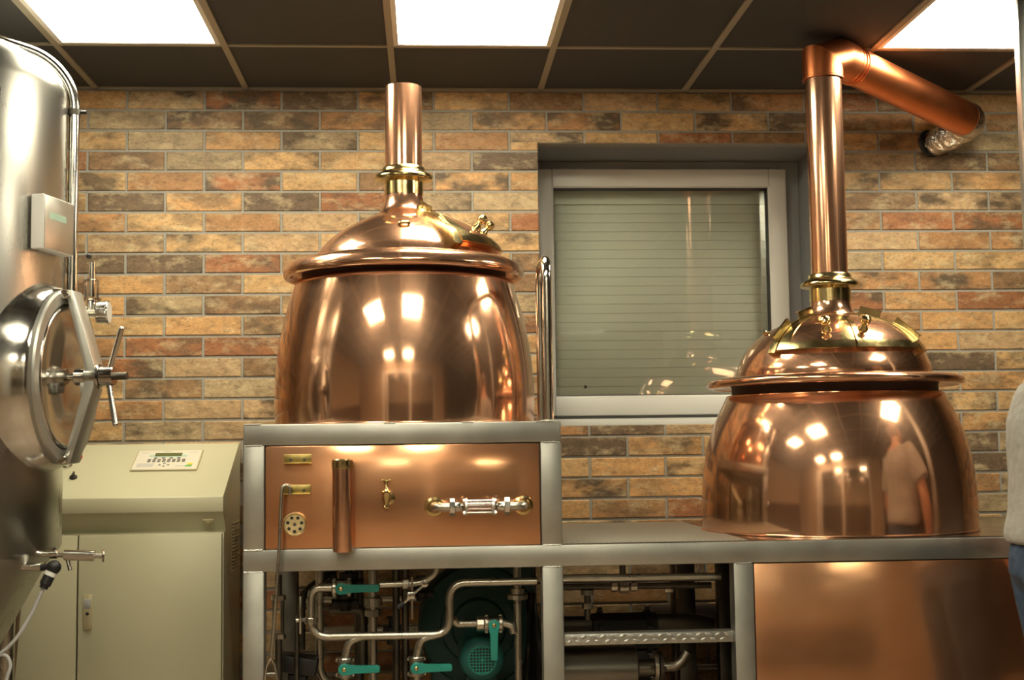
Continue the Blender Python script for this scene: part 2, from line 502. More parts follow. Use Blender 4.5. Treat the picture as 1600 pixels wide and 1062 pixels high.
# other walls of the room
struct('wall_left', MB().box(X0 - 0.1, X0, Y0 - 0.1, 0.1, 0, CEIL), plaster, flat=True)
struct('wall_right', MB().box(X1, X1 + 0.1, Y0 - 0.1, 0.1, 0, CEIL), plaster, flat=True)
struct('wall_front', MB().box(X0 - 0.1, X1 + 0.1, Y0 - 0.1, Y0, 0, CEIL), plaster, flat=True)
# white framed glazed partition right behind the camera
PYW = -5.70; DX0, DX1, DZ = -0.35, 3.55, 2.45
m = MB()
for x, w_ in ((DX0, 0.22), (DX0 + 0.32, 0.10), (1.60, 0.14), (DX1 - 0.10, 0.10)): m.box(x, x + w_, PYW - 0.05, PYW + 0.05, 0, DZ - 0.10, 0.004)
m.box(DX0, DX1, PYW - 0.05, PYW + 0.05, DZ - 0.10, DZ, 0.004)
d1 = struct('door_1', m, white_paint)
MB().box(DX0 + 0.2, DX1 - 0.1, PYW - 0.006, PYW + 0.002, 0.02, DZ - 0.10).build('glass', pane_m, d1, flat=True)
struct('wall_partition', MB().box(X0, DX0 - 0.002, PYW - 0.05, PYW + 0.05, 0, CEIL - 0.005).box(DX1 + 0.002, X1, PYW - 0.05, PYW + 0.05, 0, CEIL - 0.005).box(DX0 - 0.002, DX1 + 0.002, PYW - 0.05, PYW + 0.05, DZ + 0.002, CEIL - 0.005), plaster, flat=True)
m = MB().box(X0, X1, Y0, Y0 + 0.02, 0, 1.25)
m.box(X0, X0 + 0.02, Y0 + 0.02, -0.01, 0, 1.25).box(X1 - 0.02, X1, Y0 + 0.02, -0.01, 0, 1.25)
struct('trim_2', m, wood_dk, flat=True)
struct('trim_3', MB().box(4.40, X1 - 0.05, PYW + 0.055, PYW + 0.075, 0, CEIL - 0.02).box(X1 - 0.045, X1 - 0.025, PYW + 0.08, -0.02, 0, CEIL - 0.02), wood_black, flat=True)

# ceiling: lay-in tiles in a 600 mm grid
m = MB()
LAMPS = [(0, 0), (2, 0), (5, 0), (0, 3), (2, 3), (6, 2), (0, 7), (2, 7), (1, 11), (5, 11)]  # farthest panels are unseen, added to light the far room and bay bricks
ROWY = lambda j: -0.594 - 0.6 * j
ii = range(-4, 13)
def cellx(i): return max(X0, i * 0.6), min(X1, (i + 1) * 0.6)
for i in ii:
    for j in range(-1, 15):
        y1 = 0.0 if j == -1 else ROWY(j); y0 = max(Y0, ROWY(j + 1))
        if y1 <= y0 or (i, j) in LAMPS: continue
        a, b2 = cellx(i)
        if b2 <= a: continue
        m.box(a, b2, y0, y1, CEIL + 0.004, CEIL + 0.02)
m.box(X0, X1, Y0, 0.06, CEIL + 0.1, CEIL + 0.14)
cl = struct('ceiling', m, tile_m, flat=True)
m = MB()
for i in range(-4, 14):
    if X0 + 0.02 < i * 0.6 < X1 - 0.02: m.box(i * 0.6 - 0.012, i * 0.6 + 0.012, Y0, 0, CEIL - 0.004, CEIL + 0.008)
for j in range(0, 15):
    y = ROWY(j)
    if y > Y0: m.box(X0, X1, y - 0.010, y + 0.010, CEIL - 0.002, CEIL + 0.006)
m.box(X0, X1, -0.022, -0.006, CEIL - 0.004, CEIL + 0.008)
m.build('ceiling_grid', grid_m, cl, flat=True)
# recessed ceiling lights
def lamp_proto():
    t = thing('ceiling_light', '', 'light')
    m = MB()
    for a in ((0.012, 0.03, 0.012, 0.588), (0.57, 0.588, 0.012, 0.588), (0.03, 0.57, 0.012, 0.03), (0.03, 0.57, 0.57, 0.588)):
        m.box(a[0], a[1], a[2], a[3], -0.002, 0.03)
    m.box(0.012, 0.588, 0.012, 0.588, 0.03, 0.034)
    m.build('frame', white_paint, t, flat=True)
    MB().box(0.03, 0.57, 0.03, 0.57, 0.004, 0.010).build('diffuser', lamp_m, t, flat=True)
    return t
lp = lamp_proto()
lab = {(0, 0): 'square glowing ceiling panel above the steel tank and cream control cabinet',
       (2, 0): 'square glowing ceiling panel nearest the open copper chimney',
       (5, 0): 'square glowing ceiling panel above the slanting copper exhaust pipe'}
first = True
for (i, j) in LAMPS:
    loc = (i * 0.6, ROWY(j + 1), CEIL)
    L_ = lab.get((i, j), 'square glowing ceiling panel further back over the room, out of the photograph')
    if first: o = lp; o.location = loc; o['label'] = L_; first = False
    else: o = dup(lp, loc, 0, L_)
    o['group'] = 'square ceiling light panels in view' if (i, j) in lab else 'ceiling light panels behind the camera'

# ================================================================== WINDOW
def rect_ring(m, x0, x1, z0, z1, t, ya, yb, bev=0.004):
    tl_, tr, tt, tb = t if isinstance(t, tuple) else (t, t, t, t)
    m.box(x0, x0 + tl_, ya, yb, z0, z1, bev); m.box(x1 - tr, x1, ya, yb, z0, z1, bev)
    m.box(x0 + tl_, x1 - tr, ya, yb, z1 - tt, z1, bev); m.box(x0 + tl_, x1 - tr, ya, yb, z0, z0 + tb, bev)
SX0, SX1, SZ0, SZ1 = 1.811, 2.912, 1.415, 2.492      # sash
m = MB(); rect_ring(m, WX0, WX1, WZ0, WZ1, (0.045, 0.085, 0.06, 0.065), 0.352, 0.43, 0.003)
win = struct('window_1', m, upvc_grey)
m = MB(); rect_ring(m, SX0, SX1, SZ0, SZ1, (0.065, 0.078, 0.078, 0.082), 0.325, 0.40, 0.006)
rect_ring(m, SX0 + 0.05, SX1 - 0.062, SZ0 + 0.066, SZ1 - 0.062, 0.02, 0.331, 0.38, 0.004)
sash = m.build('sash', upvc, win)
m = MB(); gx0, gx1, gz0, gz1 = SX0 + 0.068, SX1 - 0.08, SZ0 + 0.085, SZ1 - 0.081
rect_ring(m, gx0 - 0.002, gx1 + 0.002, gz0 - 0.002, gz1 + 0.002, 0.006, 0.335, 0.388, 0)
m.build('gasket', black_rub, sash)
MB().box(gx0, gx1, 0.358, 0.3615, gz0, gz1).build('pane', pane_m, sash, flat=True)
m = MB().box(WX0 + 0.04, WX1 - 0.02, 0.34, 0.47, WZ0, WZ0 + 0.035, 0.003)
m.build('ledge', upvc, win)
# roller shutter behind the pane
m = MB(); pz = 0.0405
z = gz1 - 0.055
m.box(gx0 - 0.06, gx1 + 0.06, 0.432, 0.46, z, z + 0.12, 0.002)
while z > gz0 + 0.02:
    zz = max(z - pz, gz0 + 0.012)
    m.prism([(0, zz), (-0.0022, zz + 0.0012), (-0.0034, (z + zz) / 2), (-0.0022, z - 0.0018), (0, z - 0.0006), (0.006, z - 0.0006), (0.006, zz)], gx0 - 0.06, gx1 + 0.06,
            ((0, 0.448, 0), (0, 1, 0), (0, 0, 1), (1, 0, 0)))
    z -= pz
m.build('roller_shutter', slat_m, win, angle=20)
MB().box(gx0 - 0.06, gx1 + 0.06, 0.456, 0.458, gz0 - 0.06, gz1 + 0.08).build('shutter_backing', shadow_gap, win, flat=True)
MB().box(gx0 - 0.03, gx1 + 0.03, 0.40, 0.45, gz0 - 0.03, gz0 + 0.013, 0.002).build('outer_sill', white_paint, win)
MB().lathe([(0, 0), (0.007, 0), (0.006, 0.003), (0, 0.004)], (2.02, 0.441, 1.545), (0, -1, 0), 16).build('screw', steel_dark, win)
for x in (SX0 + 0.10, SX0 + 0.17): MB().box(x, x + 0.045, 0.345, 0.36, SZ1 - 0.001, SZ1 + 0.006, 0.001).build('hinge_clip', steel_pipe, win)

# ================================================================== KETTLES
KY = -0.76; KS = 0.9706
def K(pr): return [(r * KS, 1.27 + (z - 1.27) * KS) for r, z in pr]
def smooth_prof(P, sub=5):
    out = []
    n = len(P)
    for i in range(n - 1):
        p0 = P[max(i - 1, 0)]; p1 = P[i]; p2 = P[i + 1]; p3 = P[min(i + 2, n - 1)]
        for k in range(sub):
            t = k / sub
            out.append(tuple(0.5 * ((2 * p1[c]) + (-p0[c] + p2[c]) * t + (2 * p0[c] - 5 * p1[c] + 4 * p2[c] - p3[c]) * t * t + (-p0[c] + 3 * p1[c] - 3 * p2[c] + p3[c]) * t ** 3) for c in (0, 1)))
    out.append(P[-1])
    return out
def prof_at(P, r):
    """height and outward normal of a falling profile at radius r"""
    for a, b_ in zip(P, P[1:]):
        if (a[0] - r) * (b_[0] - r) <= 0 and abs(a[0] - b_[0]) > 1e-9:
            t = (r - a[0]) / (b_[0] - a[0]); z = a[1] + (b_[1] - a[1]) * t
            d = Vector((b_[0] - a[0], b_[1] - a[1])).normalized()
            nn = Vector((-d.y, d.x))
            if nn.y < 0: nn = -nn
            return z, nn
    return P[0][1], Vector((0, 1))

def kettle(label, cx, body, rim, dome, neck, collar_z, chim_top, turn, lift=0.0):
    """turn: azimuth (deg, 0 towards the camera, + to the right) of the hatch centre"""
    t = thing('brew_kettle', label, 'kettle', (cx, KY, body[0][1]))
    zb = body[0][1]
    sh = lambda P: [(r, z - zb) for r, z in P]
    B = smooth_prof(body, 6)
    MB().lathe([(0, 0.0)] + sh(B) + [(body[-1][0] - 0.02, body[-1][1] - zb)], n=128).build('body', copper, t, angle=60)
    # bead round the foot and under the lid
    m = MB(); r0, z0 = body[0]
    m.lathe([(r0 + 0.001 + 0.0035 * math.cos(a), 0.0035 + 0.0035 * math.sin(a)) for a in [2 * PI * k / 10 for k in range(10)]], n=128, closed=True)
    m.build('foot_seam', copper_pipe, t)
    rt_, zt_ = body[-1]
    MB().lathe([(rt_ - 0.012, zt_ - zb - 0.05), (rt_ - 0.012, rim[-1][1] - zb + 0.004)], n=96).build('rim_shade_band', rim_shade_m, t)  # dark band standing in for the shade between body and lid rim
    # rolled rim of the lid
    R = smooth_prof(rim, 5)
    MB().lathe(sh(R), n=128, closed=False).build('lid_rim', copper, t, angle=70)
    D = smooth_prof(dome, 6)
    MB().lathe(sh(D), n=128).build('lid_dome', copper, t, angle=70)
    Nk = smooth_prof(neck, 5)
    MB().lathe(sh(Nk), n=64).build('neck', copper, t, angle=70)
    # brass collar
    rp_ = neck[-1][0]; z = collar_z - zb; q = KS
    c = MB().lathe([(rp_ - 0.002, z - 0.066 * q), (rp_ + 0.003, z - 0.066 * q), (rp_ + 0.003, z - 0.02 * q), (0.104 * q, z - 0.012 * q), (0.107 * q, z - 0.006 * q), (0.106 * q, z + 0.001), (0.102 * q, z + 0.006 * q),
                    (0.088 * q, z + 0.015 * q), (0.080 * q, z + 0.020 * q), (0.078 * q, z + 0.030 * q), (0.074 * q, z + 0.036 * q), (0.067 * q, z + 0.037 * q), (0.060 * q, z + 0.037 * q)], n=64).build('collar', brass, t, angle=40)
    rc = 0.0665 * q if chim_top < 2.6 else 0.0725 * q
    MB().lathe([(rc, z + 0.03 * q), (rc, chim_top - zb), (rc - 0.003, chim_top - zb + 0.001), (rc - 0.003, z + 0.05)], n=56).build('chimney', copper_pipe, t)
    # hatch on the dome
    az = lambda d: math.radians(d - 90)      # 0 deg = -Y
    rbm = D[-1][0] * (0.935 + lift); ra = 0.33 * rbm * (0.935 / (0.935 + lift))
    half = 48.0
    def P(a, r, off):
        zz, nn = prof_at(D, r)
        rr = r + nn.x * off; return Vector((rr * math.cos(az(a)), rr * math.sin(az(a)), zz - zb + nn.y * off))
    def skirt_off(r): return 0.008 + lift * 0.08 + (0.007 + lift * 0.45) * ((r - ra) / (rbm - ra)) ** 2
    def patch(m, a0, a1, r0, r1, o0, o1, na=24, nr=14):
        f = lambda off: (lambda u, v: P(a0 + (a1 - a0) * u, r0 + (r1 - r0) * v, off + skirt_off(r0 + (r1 - r0) * v) if off > -0.004 else off))
        top = [[m.bm.verts.new(f(o1)(i / na, j / nr)) for j in range(nr + 1)] for i in range(na + 1)]
        bot = [[m.bm.verts.new(f(o0)(i / na, j / nr)) for j in range(nr + 1)] for i in range(na + 1)]
        for i in range(na):
            for j in range(nr):
                m.bm.faces.new((top[i][j], top[i + 1][j], top[i + 1][j + 1], top[i][j + 1]))
                m.bm.faces.new((bot[i][j], bot[i][j + 1], bot[i + 1][j + 1], bot[i + 1][j]))
        for i in range(na):
            m.bm.faces.new((top[i][0], bot[i][0], bot[i + 1][0], top[i + 1][0])); m.bm.faces.new((top[i][nr], top[i + 1][nr], bot[i + 1][nr], bot[i][nr]))
        for j in range(nr):
            m.bm.faces.new((top[0][j], top[0][j + 1], bot[0][j + 1], bot[0][j])); m.bm.faces.new((top[na][j], bot[na][j], bot[na][j + 1], top[na][j + 1]))
    c0, c1_ = turn - half, turn + half
    m = MB(); patch(m, c0, c1_, ra, rbm, -0.01, -0.003); hs = m.build('hatch_frame', copper, t, angle=40)
    dr = rbm - ra
    for s, (a0, a1) in enumerate(((c0 + 1.0, turn - 0.5), (turn + 0.5, c1_ - 1.0))):
        m = MB(); patch(m, a0 + 1, a1 - 1, ra + 0.004, rbm - 0.005, -0.002, 0.0015)
        door = m.build('hatch_door', copper, t, angle=40)
        m = MB()
        patch(m, a0, a1, rbm - 0.015, rbm - 0.001, -0.002, 0.004, 24, 4); patch(m, a0, a1, ra, ra + 0.012, -0.002, 0.004, 24, 3)
        patch(m, a0, a0 + (7 if s == 0 else 3), ra + 0.008, rbm - 0.012, -0.002, 0.004, 4, 14); patch(m, a1 - (8 if s == 0 else 5), a1, ra + 0.008, rbm - 0.012, -0.002, 0.004, 4, 14)
        m.build('brass_border', brass, door, angle=40)
        # knob
        ka = (a0 + a1) / 2 + (6 if s == 0 else -16)
        kr = ra + dr * 0.76
        zz, nn = prof_at(D, kr)
        base = P(ka, kr, skirt_off(kr)); nrm = Vector((nn.x * math.cos(az(ka)), nn.x * math.sin(az(ka)), nn.y)).normalized()
        MB().lathe([(0, -0.002), (0.017, -0.002), (0.017, 0.004), (0.012, 0.016), (0.009, 0.022), (0.009, 0.026), (0.0145, 0.030), (0.018, 0.040), (0.016, 0.050), (0.009, 0.056), (0, 0.058)], base, nrm, 28).build('knob', brass, door)
    # bent brass strips along both hatch edges, each with two standing plates and bolts
    for s, ae in ((-1, c0), (1, c1_)):
        m = MB(); patch(m, ae - (5 if s < 0 else 0), ae + (0 if s < 0 else 5), ra - 0.012, rbm + 0.004, -0.004, 0.006, 4, 14)
        st_ = m.build('hinge_strip', brass, t, angle=40)
        for f0 in (-0.02, 0.56):
            pa = P(ae + s * 2, ra + dr * f0, 0.012); pb = P(ae + s * 2, ra + dr * (f0 + 0.36), 0.012)
            dirv = (pb - pa).normalized(); mid_ = (pa + pb) / 2
            rad = Vector((mid_.x, mid_.y, 0)).normalized(); tang = Vector((-rad.y, rad.x, 0)) * s
            nrm = tang.cross(dirv).normalized()
            if nrm.z < 0: nrm = -nrm
            L2 = (pb - pa).length
            m = MB().prism([(0, 0), (L2, 0), (L2, 0.030), (0, 0.030)], -0.0015, 0.0015, (pa - nrm * 0.004, dirv, nrm, tang))
            m.prism([(0, 0.028), (L2, 0.028), (L2, 0.031), (0, 0.031)], -0.0015, 0.009, (pa - nrm * 0.004, dirv, nrm, tang))
            pl = m.build('angle_plate', brass, st_)
            for k in (0.25, 0.75):
                c_ = pa + dirv * (L2 * k) + nrm * 0.010
                MB().lathe([(0, 0), (0.006, 0), (0.006, 0.003), (0.003, 0.006), (0, 0.006)], c_, tang, 12).build('bolt', brass, pl)
    # small brass stud beside the hatch
    sr = rbm * 0.76; zz, nn = prof_at(D, sr); sa = turn - half - 33
    bs = P(sa, sr, 0.0); nrm = Vector((nn.x * math.cos(az(sa)), nn.x * math.sin(az(sa)), nn.y)).normalized()
    tg = Vector((-math.sin(az(sa)), math.cos(az(sa)), 0))
    m = MB().tube([bs - tg * 0.017 + nrm * 0.001, bs - tg * 0.012 + nrm * 0.009, bs + tg * 0.012 + nrm * 0.009, bs + tg * 0.017 + nrm * 0.001], 0.0055, 10, 0.005)
    m.build('lug', brass, t)
    return t

# left kettle
LB = K([(0.4565, 1.362), (0.4600, 1.44), (0.4585, 1.52), (0.4500, 1.61), (0.4345, 1.70), (0.4150, 1.78), (0.3920, 1.855), (0.3850, 1.872), (0.377, 1.878)])
LB = [(r, max(z, 1.3605)) for r, z in LB]
LR = K([(0.315, 1.955), (0.345, 1.950), (0.385, 1.945), (0.415, 1.930), (0.428, 1.910), (0.430, 1.897), (0.424, 1.886), (0.412, 1.884), (0.404, 1.893), (0.397, 1.905), (0.380, 1.914), (0.340, 1.918)])
LD = K([(0.055, 2.190), (0.075, 2.140), (0.095, 2.122), (0.13, 2.106), (0.165, 2.090), (0.205, 2.068), (0.245, 2.042), (0.280, 2.012), (0.305, 1.982), (0.318, 1.955), (0.321, 1.945)])
LN = K([(0.112, 2.113), (0.088, 2.130), (0.076, 2.150), (0.0695, 2.175), (0.067, 2.200)])
kettle('large copper brew kettle with an open chimney, on the left steel deck', 1.321 - 0.075 * KS, LB, LR, LD, LN, K([(0, 2.257)])[0][1], K([(0, 2.590)])[0][1], 82, 0.045)
# right kettle
RX = 1.321 + 1.479 * KS
RB = K([(0.4835, 0.975), (0.4845, 1.03), (0.4830, 1.10), (0.4750, 1.19), (0.4620, 1.265), (0.4430, 1.330), (0.4180, 1.390), (0.3900, 1.445), (0.386, 1.455), (0.378, 1.459)])
RB[0] = (RB[0][0], 0.982)
RR = K([(0.350, 1.520), (0.380, 1.520), (0.415, 1.519), (0.440, 1.515), (0.454, 1.507), (0.4565, 1.497), (0.451, 1.487), (0.438, 1.484), (0.425, 1.488), (0.400, 1.492), (0.370, 1.492)])
RD_ = K([(0.055, 1.800), (0.075, 1.752), (0.10, 1.737), (0.14, 1.725), (0.19, 1.708), (0.238, 1.686), (0.280, 1.655), (0.312, 1.620), (0.334, 1.580), (0.346, 1.545), (0.349, 1.516)])
RN = K([(0.118, 1.732), (0.094, 1.744), (0.081, 1.762), (0.074, 1.785), (0.0715, 1.810)])
kettle('copper brew kettle with brass framed hatch doors, on the right steel platform', RX, RB, RR, RD_, RN, K([(0, 1.862)])[0][1], 2.585, -3)

# exhaust pipe from the right kettle to the wall
ex = thing('exhaust_pipe', 'slanting orange copper exhaust pipe running under the ceiling to the brick wall', 'pipe', (RX, KY, 2.585))
ob = Vector((RX, KY, 2.585)); rp_ = 0.0722
Bp = Vector((RX, KY, 2.648)); Cp = Vector((RX + 0.075, KY + 0.045, 2.677)); Ep = Vector((3.505, -0.20, 2.588))
L_ = lambda *P: [Vector(p) - ob for p in P]
MB().lathe([(rp_ - 0.003, 0), (rp_ + 0.0015, 0), (rp_ + 0.0015, 0.006), (rp_, 0.008), (rp_, 0.03)], n=48).build('coupling', copper_new, ex)
d2 = (Ep - Cp).normalized()
MB().tube(L_(Vector((RX, KY, 2.592)), Bp, Cp, Cp + d2 * 0.06), rp_, 48, 0).build('elbow', copper_new, ex, angle=18)
MB().tube(L_(Cp + d2 * 0.055, Ep), rp_ - 0.002, 48, 0, caps=True).build('long_pipe', copper_new, ex)
for s in (0.058, 0.078, 0.094):
    c_ = Cp + d2 * s - ob
    m = MB().lathe([(rp_ - 0.001 + 0.0028 * math.cos(a), 0.0028 * math.sin(a)) for a in [2 * PI * k / 8 for k in range(8)]], c_, d2, 48, closed=True)
    m.build('bead', copper_new, ex)
fd = thing('foil_duct', 'short crinkled foil duct joining the slanting copper pipe to the wall', 'duct', (3.45, -0.01, 2.53))
ob = Vector((3.45, -0.01, 2.53))
m = MB(); pts = [Ep + d2 * 0.001, Ep + d2 * 0.03, Vector((3.535, -0.135, 2.575)), Vector((3.505, -0.085, 2.552)), Vector((3.47, -0.04, 2.535)), Vector((3.452, -0.004, 2.53))]
m.tube(L_(*pts), [0.071, 0.0725, 0.068, 0.062, 0.057, 0.055], 32, 0.03, 6); m.build('sleeve', foil_m, fd, angle=60)
MB().lathe([(0.050 + 0.009 * math.cos(a), 0.009 * math.sin(a)) for a in [2 * PI * k / 10 for k in range(10)]], (-0.012, 0.0, 0), (0.35, -1, 0.1), 32, closed=True).build('ring', black_rub, fd)

# ================================================================== PLATFORM FRAME
FY = -1.26; T = 0.065
PX1 = 3.75
fr = thing('platform_frame', 'welded square tube steel frame carrying both copper kettles', 'frame', (0.762, FY, 0))
ox, oy = 0.762, FY
def fbox(m, x0, x1, y0, y1, z0, z1, bev=0.004): m.box(x0 - ox, x1 - ox, y0 - oy, y1 - oy, z0, z1, bev)
PO = [(0.762, 0.826), (1.672, 1.737), (2.268, 2.330)]
YB = -0.15
for i, (a, b2) in enumerate(PO + [(PX1 - T, PX1)]):
    m = MB(); fbox(m, a, b2, FY, FY + T, 0.0, 0.9125); m.build('post', steel, fr)
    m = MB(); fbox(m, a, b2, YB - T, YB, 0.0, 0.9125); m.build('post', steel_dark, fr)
for a, b2 in PO[:2]:
    m = MB(); fbox(m, a, b2, FY, FY + T, 0.979, 1.2945); m.build('post', steel, fr)
    m = MB(); fbox(m, a, b2, YB - T, YB, 0.979, 1.2945); m.build('post', steel, fr)
    m = MB(); fbox(m, a, b2, FY + T, YB - T, 1.2950, 1.3595); m.build('side_rail', steel, fr)
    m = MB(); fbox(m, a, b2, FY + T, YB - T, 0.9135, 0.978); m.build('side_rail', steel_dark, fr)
m = MB(); fbox(m, 0.762, 1.737, FY, FY + T, 1.2950, 1.3600); m.build('top_rail', steel, fr)
m = MB(); fbox(m, 0.762, 1.737, YB - T, YB, 1.2950, 1.3595); m.build('top_rail', steel, fr)
m = MB(); fbox(m, 0.762, PX1, FY, FY + T, 0.9130, 0.9785); m.build('long_rail', steel, fr)
m = MB(); fbox(m, 0.762, PX1, YB - T, YB, 0.9130, 0.9785); m.build('long_rail', steel_dark, fr)
m = MB(); fbox(m, 0.768, 1.731, FY + 0.01, YB, 1.3550, 1.3604, 0); m.build('upper_deck', steel, fr)
m = MB(); fbox(m, 0.768, PX1 - 0.005, FY + 0.006, YB - 0.002, 0.972, 0.9815, 0); dk = m.build('lower_deck', steel_pol, fr)
m = MB(); fbox(m, 1.739, 2.318, FY + 0.008, YB - 0.003, 0.981, 0.9835, 0); m.build('knurled_mat', mat_m, fr)['label'] = 'knurled grey tread plate'
# weld beads
rw = random.Random(3)
def weld(x0, x1, z, parent=fr):
    m = MB(); x = x0; pts = []; rr = []
    while x < x1:
        pts.append((x - ox, FY - 0.0008 - oy, z + rw.uniform(-0.0012, 0.0012))); rr.append(rw.uniform(0.0014, 0.0026)); x += 0.004
    m.tube(pts, rr, 6, 0.001, 1); m.build('weld_seam', steel, parent)
for a, b2 in PO[:2]:
    weld(a + 0.003, b2 - 0.003, 1.2948); weld(a + 0.003, b2 - 0.003, 0.9788)
for a, b2 in PO: weld(a + 0.003, b2 - 0.003, 0.9128)
for a, b2 in ((0.766, 0.82), (1.19, 1.23), (1.43, 1.47), (1.66, 1.72)): weld(a, b2, 1.3602)
# copper cladding
def panel(x0, x1, z0, z1, lab):
    m = MB(); fbox(m, x0 + 0.003, x1 - 0.003, FY + 0.004, FY + 0.009, z0 + 0.003, z1 - 0.003, 0.0015)
    p = m.build('copper_panel', copper_sheet, fr); p['label'] = lab
    m = MB(); fbox(m, x0, x1, FY + 0.010, FY + 0.013, z0, z1, 0); m.build('panel_backing', shadow_gap, p)
panel(0.826, 1.672, 0.9785, 1.2950, 'upper copper front panel')
panel(2.330, PX1 - T, 0.08, 0.9130, 'lower copper side panel')

# handrail on the upper deck
hr = thing('grab_rail', 'polished steel U shaped grab rail standing on the upper deck', 'rail', (1.703, -1.225, 1.3604))
MB().tube([(0, 0, 0), (0, 0, 0.515), (0, 0.245, 0.520), (0, 0.245, 0)], 0.0155, 24, 0.075, 14).build('tube', steel_pol, hr)
for y in (0, 0.245): MB().lathe([(0, 0), (0.024, 0), (0.024, 0.002), (0.016, 0.005), (0, 0.005)], (0, y, 0), (0, 0, 1), 24).build('foot', steel, hr)

# ================================================================== FITTINGS ON THE COPPER PANEL
PF = FY + 0.004          # panel face
def angle_bracket(x0, x1, z0, z1, label):
    t = thing('angle_bracket', label, 'bracket', ((x0 + x1) / 2, PF, z0), 0, 'brass angle brackets on the copper panel')
    w_ = (x1 - x0) / 2
    m = MB().box(-w_, w_, -0.003, -0.0003, 0, z1 - z0, 0.0006).box(-w_, w_, -0.024, -0.0028, 0, 0.003, 0.0006)
    m.build('plate', brass_dull, t)
    for x in (-w_ * 0.5, w_ * 0.5):
        MB().cyl((x, -0.003, 0.011), (x, -0.008, 0.011), 0.0052, n=6).build('nut', steel_dark, t)
angle_bracket(0.885, 0.968, 1.239, 1.268, 'brass angle bracket at the top left of the copper panel')
angle_bracket(0.885, 0.966, 1.146, 1.175, 'brass angle bracket in the middle of the copper panel, holding the hooked rod')
# round perforated outlet
pd = thing('perforated_disc', 'round brass disc with a ring of holes on the copper panel', 'disc', (0.918, PF, 1.055))
m = MB()
def holed_disc(m, R, holes, y0, y1, ringn=36):
    # polar mesh with the hole discs as separate dark caps
    m.lathe([(0, y1 * 0.9), (R * 0.55, y1), (R * 0.82, y1), (R * 0.9, y1 * 1.6), (R, y1), (R, y0)], (0, 0, 0), (0, -1, 0), ringn)
holed_disc(m, 0.0365, None, 0, 0.006); m.build('disc', brass_pale, pd)
for k in range(7):
    a = PI * 2 * k / 7 + 0.2
    MB().lathe([(0, 0.0007), (0.0052, 0.0007), (0.0052, -0.002)], (0.0215 * math.cos(a), -0.0062, 0.0215 * math.sin(a)), (0, -1, 0), 14).build('hole', shadow_gap, pd)
MB().lathe([(0, 0.002), (0.004, 0.002), (0.0055, 0)], (0, -0.0056, 0), (0, -1, 0), 14).build('screw', steel_dark, pd)
# hooked rod with a fork
hk = thing('hooked_rod', 'long thin steel rod hooked over the lower brass bracket', 'rod', (0.886, PF - 0.018, 1.17))
o_ = Vector((0.886, PF - 0.018, 1.17))
pts = [Vector(p) - o_ for p in ((0.905, -1.276, 1.145), (0.907, -1.277, 1.168), (0.896, -1.278, 1.176), (0.884, -1.279, 1.172), (0.880, -1.280, 1.155), (0.874, -1.283, 0.985), (0.862, -1.285, 0.80), (0.850, -1.287, 0.660))]
MB().tube(pts, 0.0052, 12, 0.02, 6).build('shaft', steel_pipe, hk)
m = MB()
for s in (-1, 1):
    m.tube([Vector((0.850, -1.287, 0.662)) - o_, Vector((0.850 + s * 0.013, -1.287, 0.64)) - o_, Vector((0.850 + s * 0.019, -1.287, 0.60)) - o_, Vector((0.846 + s * 0.018, -1.287, 0.52)) - o_], 0.0045, 10, 0.02, 5)
m.tube([Vector((0.832, -1.287, 0.615)) - o_, Vector((0.868, -1.287, 0.615)) - o_], 0.003, 8)
m.build('fork', steel_pol, hk)
# vertical copper tube
ct = thing('copper_tube', 'upright copper sample tube with a brass rim on the copper panel', 'tube', (1.065, PF - 0.034, 0.972))
MB().lathe([(0, 0.0), (0.028, 0.0), (0.0305, 0.006), (0.0305, 0.255), (0.028, 0.256)], n=40).build('barrel', copper_pipe, ct)
MB().lathe([(0.027, 0.25), (0.0315, 0.25), (0.0325, 0.254), (0.0325, 0.276), (0.0300, 0.279), (0.027, 0.277), (0.027, 0.25)], n=40).build('rim', brass, ct)
# small tap
tp = thing('brass_tap', 'small brass sampling tap in the middle of the copper panel', 'tap', (1.197, PF, 1.140))
MB().lathe([(0, 0), (0.020, 0), (0.020, 0.003), (0.012, 0.006), (0.010, 0.02), (0, 0.02)], (0.006, 0, -0.01), (0, -1, 0), 24).build('rosette', brass, tp)
MB().lathe([(0, -0.040), (0.011, -0.040), (0.013, -0.036), (0.008, -0.030), (0.009, -0.020), (0.0125, -0.008), (0.0135, 0.004), (0.0150, 0.006), (0.0150, 0.010), (0.010, 0.013), (0.006, 0.022), (0.0045, 0.034), (0.007, 0.037), (0.007, 0.043), (0, 0.044)], (0, -0.024, 0), (0, 0, 1), 28).build('valve_body', brass, tp)
MB().tube([(-0.0115, -0.024, 0.045), (0.0115, -0.024, 0.045)], 0.0038, 10).sphere((-0.0115, -0.024, 0.045), 0.005).sphere((0.0115, -0.024, 0.045), 0.005).build('handle', brass, tp)
